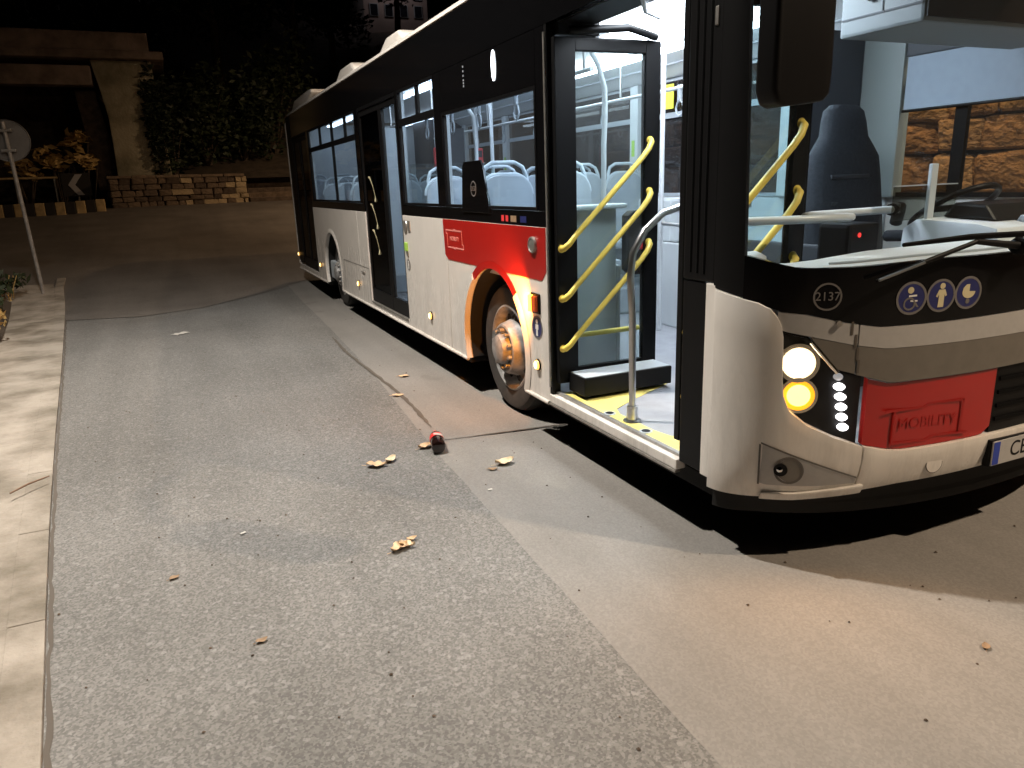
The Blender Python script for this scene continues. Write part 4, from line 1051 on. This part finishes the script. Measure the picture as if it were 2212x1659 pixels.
# door drive gear above the opening
mb = MB(); mb.box(.06, .30, .70, 1.92, 2.50, 2.58); mb.build('door_gear_box', 'plastic_black', bus, bev=.01)
MB().tube([(.12, 1.90, 2.46), (.45, 1.80, 2.47), (.70, 1.90, 2.45)], .022, 8).build('door_gear_arm', 'plastic_black', bus, smooth=60)
MB().tube([(.12, .76, 2.46), (.42, .95, 2.47), (.70, .75, 2.45)], .022, 8).build('door_gear_arm', 'plastic_black', bus, smooth=60)
MB().tube([(.05, 1.10, 2.50), (.30, 1.42, 2.47), (.62, 1.75, 2.52)], .012, 8).build('door_gear_rod', 'inner_grey', bus, smooth=60)
MB().box(.05, .32, 1.90, 2.02, 2.44, 2.62).build('door_gear_cover', 'plastic_black', bus, bev=.006)
# door sill and frame
MB().box(-.006, .05, .666, 1.984, .30, .352).build('door_sill', 'paint_white', bus, bev=.006)
MB().box(-.012, .02, .666, 1.984, .285, .299).build('door_sill_trim', 'steel_dull', bus, bev=.004)
MB().box(.03, .055, .67, 1.98, .3525, .368).build('door_sill_edge', 'steel_dull', bus)
MB().box(.005, .06, 1.955, 1.984, .355, 2.50).build('door_frame', 'plastic_black', bus)
MB().tube([(.0, 1.975, .40), (.0, 1.975, 2.46)], .009, 6).build('door_seal', 'steel_dull', bus)

# ------------------------------------------------------------------ interior
fl = MB()
fl.box(.63, 1.92, .30, 11.5, .32, .36)
for a, b in ((.655, 2.2), (3.56, 8.02), (9.38, 11.5)): fl.box(.055, .63, a, b, .32, .36)
for a, b in ((.30, 2.2), (3.56, 8.02), (9.38, 11.5)): fl.box(1.92, 2.51, a, b, .32, .36)
floor_ = fl.build('floor', 'floor_vinyl', bus)
MB().prism_xy([(.056, .70), (.056, 1.93), (.40, 1.93), (.76, 1.83), (.74, 1.77), (.33, 1.57), (.17, 1.47), (.135, 1.38), (.135, 1.05), (.16, .93), (.24, .86), (.24, .70)], .3605, .3635).build('yellow_marking', 'yellow_floor', floor_)
for y in (1.41, 1.05):
    b = MB().lathe([(.3637, .036), (.3685, .034), (.3685, 0)], (.085, y, 0), 'z', 20).build('floor_lamp', 'inner_grey', floor_)
    b = MB().lathe([(.3687, .024), (.3715, .02), (.3715, 0)], (.085, y, 0), 'z', 20).build('floor_lens', 'plastic_black', floor_)
ub = MB().box(.62, 1.93, .25, 11.8, .20, .315)
for a, b in ((.45, 2.27), (3.5, 8.08), (9.32, 11.8)): ub.box(.05, .62, a, b, .235, .315); ub.box(1.93, 2.5, a, b, .235, .315)
ub.build('underbody', 'under_black', bus)
# wheel boxes inside
for x0, x1 in ((.62, .655), (1.90, 1.935)):
    for ya, yb, zt in ((2.19, 3.57, 1.10), (8.01, 9.39, 1.10)):
        MB().box(x0, x1, ya, yb, .361, zt).build('wheel_box_side', 'inner_panel', bus, bev=.01)
for x0, x1 in ((.06, .62), (1.935, 2.5)):
    for ya, yb, zt in ((2.19, 3.57, 1.10), (8.01, 9.39, 1.10)):
        mb = MB(); mb.box(x0, x1, ya, ya+.03, .361, 1.47 if (x0 < 1 and ya < 3) else zt); mb.box(x0, x1, yb-.03, yb, .361, zt); mb.box(x0, x1, ya+.03, yb-.03, zt-.03, zt)
        mb.build('wheel_box', 'inner_panel', bus, bev=.01)
MB().box(.06, .66, 2.12, 2.28, 1.471, 1.50).build('shelf', 'inner_white', bus, bev=.01)
MB().box(1.93, 2.5, 3.40, 3.9, 1.101, 1.47).build('luggage_shelf', 'inner_panel', bus, bev=.02)
P = [(1.897, 3.17+.22*math.cos(a), .72+.22*math.sin(a)) for a in [math.pi*.5+i*math.pi*.5/8 for i in range(9)]]
MB().tube(P, .006, 6).build('box_seam', 'inner_dark', bus)
# inner wall linings
MB().box(.045, .055, 3.80, 5.04, .361, 1.46).build('wall_lining', 'inner_panel', bus); MB().box(.045, .055, 6.56, 8.0, .361, 1.46).build('wall_lining', 'inner_panel', bus)
MB().box(2.49, 2.512, 1.7, 11.5, .361, 1.465).build('wall_lining', 'inner_panel', bus)
MB().box(.06, 2.5, 11.5, 11.56, .361, 2.7).build('rear_wall', 'inner_panel', bus)
for a, b in ((2.0, 2.09), (3.78, 3.91), (4.985, 5.04), (6.57, 6.70), (9.83, 9.96)):
    MB().box(.047, .075, a, b, 1.47, 2.5).build('pillar_lining', 'inner_panel', bus)
# ceiling: coves and flat part, with light strips
mb = MB(); vs = []; fs = []
prof = [(.05, 2.50), (.10, 2.54), (.36, 2.70), (.50, 2.735), (1.275, 2.75), (2.05, 2.735), (2.19, 2.70), (2.44, 2.56), (2.49, 2.56)]
for y in (.66, 2.0, 11.5):
    for x, z in prof: vs.append((x, y, z))
k = len(prof)
for i in range(2):
    for j in range(k-1): fs.append((i*k+j, i*k+j+1, (i+1)*k+j+1, (i+1)*k+j))
mb.add(vs, fs); vs2 = [(x, y, z+.02) for x, y, z in vs]
ceil_ = mb.build('ceiling', 'inner_white', bus, smooth=20)
for z, x in ((2.655, 2.28), (2.655, .28)): MB().box(x-.004, x+.004, 2.0, 11.4, z-.02, z-.005).build('ceiling_seam', 'inner_grey', ceil_)
for x in (.66, 1.89):                       # hanging light bars that also wash the ceiling
    for k in range(6):
        y0 = 2.15+k*1.55
        MB().box(x-.06, x+.06, y0, y0+1.40, 2.655, 2.685).build('ceiling_light', 'bus_light' if k < 2 else ('bus_light_rear' if k < 3 else 'bus_light_tail'), bus, bev=.008)
MB().box(.45, .80, 1.0, 1.75, 2.66, 2.69).build('door_light', 'bus_light_door', bus, bev=.008)
MB().box(1.10, 1.45, 1.9, 3.2, 2.665, 2.695).build('ceiling_light', 'bus_light', bus, bev=.008)

# seats
def rounded(w2, h, r, n=6):
    p = [(-w2+.03, 0), (w2-.03, 0), (w2, h*.25)]
    p += [(w2-r+r*math.cos(math.pi/2*i/n), h-r+r*math.sin(math.pi/2*i/n)) for i in range(n+1)]
    p += [(-w2+r+r*math.cos(math.pi/2+math.pi/2*i/n), h-r+r*math.sin(math.pi/2+math.pi/2*i/n)) for i in range(n+1)]
    p += [(-w2, h*.25)]
    return p
def make_seat():
    mb = MB(); mb.box(-.205, .205, -.30, .12, .0, .07); mb.box(-.08, .08, -.12, .08, -.32, 0)
    s = mb.build('seat', 'seat_plastic', bus, bev=.025, seg=2, smooth=50)
    mb = MB(); pts = rounded(.215, .68, .15)
    vs = []; n = len(pts)
    for dy in (0, .045):
        for x, z in pts: vs.append((x, .12+dy+.10*z*.9-.05*(1-(x/.215)**2)*(dy == 0)*.6, z+.03))
    b = mb.add(vs, [tuple(range(n)), tuple(range(2*n-1, n-1, -1))]+[(i, (i+1) % n, n+(i+1) % n, n+i) for i in range(n)]).build('backrest', 'seat_plastic', s, bev=.012, smooth=45)
    MB().tube([(x*1.01, .145+.09*z, z+.035) for x, z in pts[3:-1]], .014, 8).build('backrest_rim', 'seat_edge', s, smooth=60)
    P = [(-.185, .20, .60), (-.18, .215, .70), (-.155, .225, .765), (-.09, .23, .80), (.09, .23, .80), (.155, .225, .765), (.18, .215, .70), (.185, .20, .60)]
    MB().tube(P, .016, 8).build('grab_handle', 'seat_edge', s, smooth=60)
    return s
rows = [(.29, 3.02), (.80, 3.02), (.29, 4.30), (.80, 4.30), (1.75, 4.40), (2.23, 4.40), (2.23, 3.1), (1.75, 5.35), (2.23, 5.35), (2.23, 6.3),
        (.29, 7.3), (.77, 7.3), (.29, 8.25), (.77, 8.25), (.29, 9.15), (.77, 9.15), (1.75, 7.3), (2.23, 7.3), (1.75, 8.25), (2.23, 8.25), (1.75, 9.15), (2.23, 9.15),
        (.35, 11.15), (.82, 11.15), (1.28, 11.15), (1.74, 11.15), (2.2, 11.15)]
proto = make_seat()
for i, (x, y) in enumerate(rows):
    s = proto if i == 0 else copy_tree(proto, bus)
    s.location = (x, y, 1.00 if y < 10 else 1.08)
for ya, yb in ((4.0, 4.9), (7.0, 9.4)): MB().box(.06, 1.0, ya, yb, .361, .62).build('seat_plinth', 'inner_grey', bus, bev=.02)
for ya, yb in ((4.1, 6.6), (7.0, 9.4)): MB().box(1.55, 2.49, ya, yb, .361, .62).build('seat_plinth', 'inner_grey', bus, bev=.02)
# glazed screens and dark equipment tower
MB().box(.08, .95, 4.93, 4.95, .9, 1.85).build('door_screen', 'glass_door', bus)
MB().box(.06, .50, 6.62, 6.66, .62, 2.3).build('door_screen', 'inner_panel', bus)
MB().box(1.9, 2.46, 9.75, 10.6, .361, 2.68).build('equipment_tower', 'inner_dark', bus, bev=.02)
MB().box(1.05, 1.32, 6.7, 6.74, 1.2, 2.3).build('route_screen', 'inner_dark', bus, bev=.01)
# poles and rails
def pole(pts, r=.019, m='pole_paint'): return MB().tube(pts, r, 10).build('grab_pole', m, bus, smooth=60)
pole([(.93, 2.86, .37), (.93, 2.86, 1.9), (.93, 2.84, 2.1), (.90, 2.80, 2.28), (.80, 2.72, 2.42), (.62, 2.62, 2.6), (.58, 2.6, 2.73)])
pole([(1.72, 3.24, .37), (1.72, 3.24, 2.75)], .02)
pole([(.95, 5.0, .37), (.95, 5.0, 2.75)]); pole([(.62, 4.6, 1.6), (.62, 4.6, 2.0), (.60, 4.6, 2.25), (.42, 4.6, 2.5)])
pole([(.95, 6.68, .37), (.95, 6.68, 2.75)]); pole([(1.6, 7.0, .37), (1.6, 7.0, 2.75)]); pole([(1.6, 5.0, .37), (1.6, 5.0, 2.75)]); pole([(.95, 9.6, .37), (.95, 9.6, 2.75)])
for x in (.62, 1.93):
    pole([(x, 2.5, 2.36), (x, 9.6, 2.36)], .016)
    for y in (2.6, 4.2, 5.8, 7.4, 9.0): MB().tube([(x, y, 2.36), (x, y, 2.73)], .012, 6).build('rail_bracket', 'steel', bus)
for x in (.62, 1.93):
    for y in (2.9, 3.3, 3.7, 4.5, 5.2, 6.0, 6.9, 7.8):
        mb = MB(); mb.box(x-.012, x+.012, y-.02, y+.02, 2.26, 2.385)
        a = mb.build('strap', 'inner_grey', bus)
        P = [(x, y+.05*math.cos(q*.785), 2.20+.06*math.sin(q*.785)) for q in range(9)]
        MB().tube(P, .009, 6).build('strap_loop', 'inner_grey', a, smooth=60)
# red validators on poles
for x, y, z in ((1.60, 5.0, 1.95), (1.6, 7.0, 1.95), (.95, 6.68, 1.95)):
    v = MB().box(x-.05, x+.05, y-.07, y-.015, z-.13, z+.13).build('ticket_validator', 'sticker_red', bus, bev=.015)
    MB().box(x-.035, x+.035, y-.073, y-.0705, z+.02, z+.10).build('screen', 'inner_dark', v)
for y, z, m, a, b in ((4.17, 2.39, 'sticker_yellow', .16, .11), (4.77, 1.95, 'sticker_green', .05, .08), (8.05, 1.9, 'sticker_green', .05, .1), (6.45, 2.0, 'sticker_white', .06, .1)):
    MB().box(2.444, 2.449, y-a/2, y+a/2, z-b, z+b).build('notice', m, bus)
# bent stanchion at the door edge
P = [(.125, 1.24, .362), (.12, 1.24, .95), (.105, 1.24, 1.15), (.12, 1.24, 1.28), (.19, 1.24, 1.39), (.30, 1.235, 1.475), (.42, 1.23, 1.505), (.60, 1.2, 1.51), (.80, 1.15, 1.50)]
sp_ = MB().tube(P, .019, 12).build('stanchion', 'steel', bus, smooth=60)
MB().lathe([(.362, .052), (.37, .05), (.372, .030), (.45, .030), (.452, .02)], (.125, 1.24, 0), 'z', 20).build('foot', 'steel', sp_, smooth=40)
# folded side of the wheelchair rail near the far pole
MB().tube([(1.72, 3.2, 1.32), (1.5, 2.9, 1.30), (1.45, 2.6, 1.30)], .015, 8).build('grab_rail', 'steel', bus, smooth=60)

# ------------------------------------------------------------------ driver's cab
ds = MB().box(1.56, 2.06, .95, 1.45, .90, 1.05).build('driver_seat', 'seat_fabric', bus, bev=.05, seg=3, smooth=50)
mb = MB(); sec = [(1.0, .27, .13), (1.2, .275, .14), (1.45, .27, .13), (1.62, .26, .12), (1.74, .25, .11), (1.80, .21, .10), (1.86, .165, .095), (1.95, .15, .09), (2.01, .135, .08), (2.045, .09, .06)]
vs = []; fs = []; n = 14
for z, w2, dd in sec:
    for j in range(n):
        a = 6.28318*j/n; ca, sa = math.cos(a), math.sin(a)
        vs.append((1.84+w2*1.12*math.copysign(abs(ca)**.6, ca), 1.42+.10*(z-1.0)+dd*.6*math.copysign(abs(sa)**.6, sa), z))
for i in range(len(sec)-1):
    for j in range(n): fs.append((i*n+j, i*n+(j+1) % n, (i+1)*n+(j+1) % n, (i+1)*n+j))
fs.append(tuple(range(n-1, -1, -1))); fs.append(tuple((len(sec)-1)*n+j for j in range(n)))
bk = mb.add(vs, fs).build('backrest', 'seat_fabric', ds, smooth=60)
for z in (1.46, 1.62): MB().box(1.66, 1.98, 1.345+.10*(z-1), 1.40+.10*(z-1), z-.012, z+.012).build('backrest_groove', 'inner_dark', ds, bev=.004)
MB().box(1.70, 1.90, 1.10, 1.3, .361, .9).build('seat_column', 'inner_dark', ds)
MB().tube([(2.05, 1.3, 1.25), (2.05, 1.0, 1.27)], .035, 8).build('armrest', 'seat_fabric', ds, smooth=60)
# partition behind the driver, dark above the seat
pt = MB().box(1.98, 2.44, 1.93, 1.97, .361, 2.56).build('cab_partition', 'inner_dark', bus, bev=.01)
MB().box(1.34, 1.978, 1.945, 1.953, .9, 2.3).build('cab_screen', 'glass_door', pt)
MB().box(1.30, 1.34, .95, 1.929, .361, 1.25).build('cab_door', 'inner_dark', bus, bev=.015)
MB().tube([(1.32, 1.93, .37), (1.32, 1.93, 2.65)], .02, 8).build('cab_post', 'plastic_black', bus, smooth=60)
# overhead locker and dark destination display housing behind the windscreen
ov = MB().box(1.09, 2.40, .44, .90, 2.28, 2.70).build('overhead_locker', 'locker_grey', bus, bev=.015)
for z, a, b in ((2.36, .45, .89),): MB().box(1.0865, 1.0895, a, b, z-.004, z+.004).build('locker_gap', 'inner_dark', ov)
MB().box(1.0865, 1.0895, .655, .661, 2.365, 2.70).build('locker_gap', 'inner_dark', ov)
for y in (.58, .72): MB().lathe([(-.02, .014), (-.004, .016), (0, .016)], (1.09, y, 2.43), 'x', 12).build('locker_catch', 'steel', ov, smooth=50)
MB().box(.20, 2.36, .22, .425, 2.46, 2.82).build('display_housing', 'plastic_black', bus, bev=.01)
MB().box(1.10, 2.38, .43, .439, 2.30, 2.68).build('locker_front', 'inner_dark', bus)
# sun blind on the driver's side window
bl = MB().box(2.462, 2.468, .66, 1.60, 2.02, 2.35).build('sun_blind', 'blind', bus)
MB().tube([(2.465, .66, 2.02), (2.465, 1.61, 2.02)], .010, 8).build('blind_bar', 'plastic_black', bl, smooth=60)
MB().box(2.452, 2.485, .64, 1.61, 2.351, 2.50).build('blind_housing', 'inner_dark', bus, bev=.01)
# dashboard following the front curve
mb = MB(); S = [.12+(2*SH-.24)*i/60 for i in range(61)]; vs = []; fs = []
for s in S:
    p = FS(s, 1.30, -.035); q = Vector((min(max(p.x, .12), 2.43), max(p.y+.02, .30), 0))
    zz = wsf(s)-.012
    vs += [(p.x, p.y, zz-.12), (p.x, p.y, zz), (p.x, p.y+.03, zz+.012), (q.x, q.y-.02, zz+.018), (q.x, q.y, zz), (q.x, q.y, zz-.35)]
for i in range(60):
    for j in range(5): fs.append((i*6+j, i*6+j+1, (i+1)*6+j+1, (i+1)*6+j))
dash = mb.add(vs, fs).build('dashboard', 'inner_white', bus, smooth=35)
P = [FS(s, 1.3, -.10) for s in [.5+i*.1 for i in range(16)]]
MB().tube([(p.x, p.y, wsf(sW(min(p.x, 1.27)))+.004) for p in P], .006, 6).build('dashboard_seam', 'inner_grey', dash)
con = MB().prism_yz([(.18, 1.25), (.20, 1.375), (.30, 1.395), (.62, 1.41), (.70, 1.36), (.72, 1.0), (.18, 1.0)], 1.42, 2.42).build('driver_console', 'inner_white', bus, bev=.02, smooth=50)
MB().prism_yz([(.30, 1.40), (.36, 1.475), (.52, 1.485), (.58, 1.41)], 1.55, 2.12).build('instrument_hood', 'plastic_black', con, bev=.015)
MB().prism_yz([(.14, 1.34), (.16, 1.40), (.28, 1.425), (.31, 1.37)], 1.70, 2.40).build('console_tray', 'inner_grey', con, bev=.012)
sw = MB(); a0 = R(32)
P = [(1.86+.22*math.cos(q*6.28318/24), .74+.22*math.sin(q*6.28318/24)*math.cos(a0), 1.44-.22*math.sin(q*6.28318/24)*math.sin(a0)) for q in range(25)]
sw.tube(P, .017, 8, cap=False).tube([(1.66, .74, 1.44), (2.06, .74, 1.44)], .018, 8).tube([(1.86, .74, 1.44), (1.86, .64, 1.15)], .03, 8)
sw.build('steering_wheel', 'plastic_black', bus, smooth=60)
# ticket shield with post, and cab rails
sh = MB().box(1.21, 1.67, .598, .604, 1.405, 1.57).build('ticket_shield', 'plexi', bus)
MB().box(1.21, 1.67, .596, .606, 1.5705, 1.576).build('shield_edge', 'inner_grey', sh)
MB().box(1.435, 1.482, .575, .594, 1.30, 1.675).build('shield_post', 'inner_panel', sh, bev=.004)
rl = MB().tube([(.24, .655, 1.45), (.50, .54, 1.45), (.74, .465, 1.45), (.80, .48, 1.45), (.80, .52, 1.45), (.70, .62, 1.45), (.70, .66, 1.452), (.76, .68, 1.455), (1.05, .69, 1.455), (1.33, .70, 1.455)], .019, 10).build('cab_rail', 'pole_paint', bus, smooth=60)
MB().tube([(1.33, .70, 1.455), (1.44, .74, 1.46), (1.47, .78, 1.38)], .032, 10).build('rail_end', 'plastic_black', rl, smooth=60)
MB().lathe([(-.03, .01), (-.02, .03), (.02, .03), (.03, .01)], (1.36, .71, 1.46), 'z', 14).build('rail_joint', 'steel', rl, smooth=60)
tm = MB().box(1.00, 1.22, .66, .86, 1.02, 1.40).build('ticket_machine', 'plastic_black', bus, bev=.02)
MB().lathe([(-.012, .012), (-.014, 0)], (1.06, .662, 1.345), 'y', 12).build('lamp', 'red_lamp', tm)

# ------------------------------------------------------------------ wheels
def make_wheel(y, flip=False):
    c = (.0, 0, 0)
    prof = [(.33, .30), (.33, .42), (.30, .468), (.26, .48), (.12, .48), (.075, .468), (.05, .43), (.045, .36), (.06, .30)]
    t = MB().lathe(prof, c, 'x', 56).build('wheel', 'tyre', bus, smooth=35)
    MB().lathe([(.0445, .442), (.041, .425), (.0405, .345), (.052, .305)], c, 'x', 56).build('side_wall', 'tyre_wall', t, smooth=35)
    for k in range(2): MB().lathe([(.13+k*.09, .4815), (.128+k*.09, .475), (.148+k*.09, .475), (.146+k*.09, .4815)], c, 'x', 56).build('tread_groove', 'rubber_black', t)
    rim = MB().lathe([(.30, .298), (.07, .300), (.052, .310), (.046, .318), (.042, .305), (.055, .285), (.10, .275), (.135, .255), (.125, .235), (.075, .205), (.02, .190), (.0, .178), (-.004, .165), (.004, .150), (.01, .13), (.012, .118), (-.02, .112), (-.05, .10), (-.062, .07), (-.065, 0)], c, 'x', 48).build('rim', 'rim_paint', t, smooth=40)
    for k in range(10):
        a = k*math.tau/10; cy, cz = .222*math.cos(a), .222*math.sin(a)
        MB().lathe([(.088, .032), (.09, .03), (.0905, 0)], (0.0, cy, cz), 'x', 14).build('hand_hole', 'under_black', t).location.x = -.004
        a += .31; cy, cz = .140*math.cos(a), .140*math.sin(a)
        MB().lathe([(.008, .016), (-.028, .015), (-.03, .008), (-.03, 0)], (0, cy, cz), 'x', 6).build('wheel_nut', 'steel_dull', t)
    return t
w1_ = make_wheel(0); w1_.location = (.055, 2.83, .48)
w2_ = copy_tree(w1_, bus); w2_.location = (.065, 8.70, .48)
for y in (2.83, 8.70):
    w3_ = copy_tree(w1_, bus); w3_.location = (2.495, y, .48); w3_.rotation_euler = (0, 0, math.pi)

# ------------------------------------------------------------------ litter on the road
GZ = lambda x, y: .004+.002 if (x > lerp(SEAM, y)) else .002
def bottle(loc, ang):
    o = empty('plastic_bottle', 'dark cola bottle with a red and white label lying beside the bus', 'bottle', None, (*loc, GZ(*loc)+.047))
    prof = [(0, .0), (.0, .028), (.006, .040), (.02, .046), (.085, .047), (.10, .0445), (.115, .046), (.185, .046), (.225, .040), (.255, .024), (.275, .0135), (.30, .0135), (.302, 0)]
    b = MB().lathe(prof, (0, 0, 0), 'y', 28).build('bottle_body', 'bottle_dark', o, smooth=40)
    MB().lathe([(.118, .0472), (.178, .0472)], (0, 0, 0), 'y', 28).build('label', 'bottle_red', o, smooth=40)
    vs = []; fs = []; n = 14
    for i in range(n):
        a = R(20)+R(120)*i/(n-1); q = .0477
        for yy in (.128+.012*math.sin(i*.55), .163+.012*math.sin(i*.55)): vs.append((q*math.cos(a), yy, q*math.sin(a)))
    for i in range(n-1): fs.append((2*i, 2*i+1, 2*i+3, 2*i+2))
    MB().add(vs, fs).build('label_wave', 'paper', o)
    MB().lathe([(.284, .0155), (.306, .0155), (.308, 0)], (0, 0, 0), 'y', 18).build('cap', 'bottle_red', o, smooth=40)
    o.rotation_euler = (0, R(25), ang); return o
bottle((-.695, 2.19), R(-14))
def leaf_obj(label, x, y, size, ang, m, curl, seed, lobes=False):
    rnd = random.Random(seed); n = 9; vs = []; fs = []
    for i in range(n):
        t = i/(n-1); wd = math.sin(math.pi*min(1, t*1.02))**.75*.30*(1+(.35*math.sin(t*14) if lobes else 0))
        for e in (-1, -.5, 0, .5, 1):
            vs.append((t-.5, e*wd+.03*math.sin(t*5+seed), curl*.42*((t-.5)**2*.9+abs(e)*abs(e)*.22*(1+.8*rnd.random()))+.02+rnd.uniform(0, .035)+.03*math.sin(t*7+seed*2)))
    for i in range(n-1):
        for j in range(4): q = i*5+j; fs.append((q, q+1, q+6, q+5))
    mb = MB(); mb.add([(a*size, b*size, c*size) for a, b, c in vs], fs)
    mb.tube([(-.5*size, 0, .03*size), (-.72*size, .03*size, .05*size)], .0016, 4)
    o = mb.build('fallen_leaf', m, None, smooth=60); o.location = (x, y, GZ(x, y)+.003); o.rotation_euler = (0, 0, ang)
    return tag(o, label, 'leaf', 'fallen leaves on the road')
leaf_obj('pale curled leaf lying on the smooth asphalt nearest the bus door', -.40, 1.83, .125, R(5), 'leaf_dry_pale', 1.0, 1)
leaf_obj('curled tan leaf touching the left side of the cola bottle', -.735, 2.36, .105, R(20), 'leaf_dry', 1.0, 2)
leaf_obj('tan leaf, left one of the pair left of the bottle', -1.10, 2.19, .13, R(-25), 'leaf_dry', .7, 3, True)
leaf_obj('round tan leaf, right one of the pair left of the bottle', -1.0, 2.235, .10, R(35), 'leaf_dry_pale', .9, 4)
leaf_obj('lobed tan leaf, largest piece of the nearest leaf cluster', -1.275, 1.085, .105, R(28), 'leaf_dry', .9, 5, True)
leaf_obj('tan leaf lying across the nearest leaf cluster', -1.235, 1.095, .085, R(-35), 'leaf_dry_pale', 1.1, 6, True)
leaf_obj('small tan leaf just above the nearest leaf cluster', -1.195, 1.15, .055, R(10), 'leaf_dry', 1.0, 7)
leaf_obj('thin leaf beside the crack, farther from the camera, near the front wheel', -.33, 4.22, .10, R(-20), 'leaf_dry', .3, 8)
leaf_obj('thin leaf lying across the dark crack', -.55, 3.64, .10, R(-15), 'leaf_dry', .3, 9)
leaf_obj('small dark leaf below the pale leaf near the bus door', -.50, 1.78, .06, R(-30), 'leaf_brown', .4, 10)
leaf_obj('brown leaf at the left edge of the pavement', -3.9, 6.2, .12, R(50), 'leaf_brown', .8, 11).location.z = .09
leaf_obj('small dark leaf on the bare road at lower left', -2.25, 1.30, .05, R(30), 'leaf_brown', .4, 12)
leaf_obj('tiny dark leaf in the middle of the road at lower left', -1.95, .62, .05, R(20), 'leaf_brown', .4, 13)
leaf_obj('small dark leaf on the warm lit road at the right edge', .38, -.63, .045, R(40), 'leaf_brown', .5, 14)
def scrap(name, label, cat, x, y, sx, sy, ang, m, z=0):
    vs = []; fs = []
    for i in range(6):
        for j in range(4): vs.append(((i/5-.5)*sx*(1+.1*math.sin(j*3)), (j/3-.5)*sy*(1-.35*abs(math.sin(i*1.3+.4))), .004+.005*abs(math.sin(i*1.9+j*2.3))*min(1, sx*8)))
    for i in range(5):
        for j in range(3): q = i*4+j; fs.append((q, q+4, q+5, q+1))
    o = MB().add(vs, fs).build(name, m); o.location = (x, y, GZ(x, y)+z); o.rotation_euler = (0, 0, ang); return tag(o, label, cat)
scrap('paper_scrap', 'crumpled pale paper strip on the road far left of the bus', 'litter', -2.12, 7.75, .19, .15, R(38), 'paper')
scrap('paper_scrap', 'tiny white paper bit on the road below the bottle', 'litter', -.63, 1.51, .026, .02, R(8), 'paper')
scrap('paper_scrap', 'tiny white paper bit on the road left of the nearest leaves', 'litter', -1.93, 1.62, .03, .02, R(30), 'paper')
o = MB().tube([(-.12, -.02, .012), (0, .008, .018), (.13, .03, .012)], [.005, .006, .004], 6).build('twig', 'wood_twig'); o.location = (-2.99, 2.72, .062); o.rotation_euler = (0, 0, R(38)); tag(o, 'thin brown twig lying on the near pavement', 'twig')
mb = MB(); rnd = random.Random(3)
for k in range(420):
    x = rnd.uniform(-2.9, 1.6); y = rnd.uniform(-1.2, 9)
    if x > -.05 and y > .3: continue
    r_ = rnd.uniform(.003, .008); z = GZ(x, y)+.001; q = [(x+r_*math.cos(a)*rnd.uniform(.7, 1.3), y+r_*math.sin(a)*rnd.uniform(.7, 1.3), z) for a in [i*1.257 for i in range(5)]]
    mb.add(q+[(x, y, z+r_*.8)], [(i, (i+1) % 5, 5) for i in range(5)])
gv = mb.build('loose_grit', 'stone_dark'); gv['kind'] = 'stuff'; gv['label'] = 'fine dark grit scattered over the asphalt'
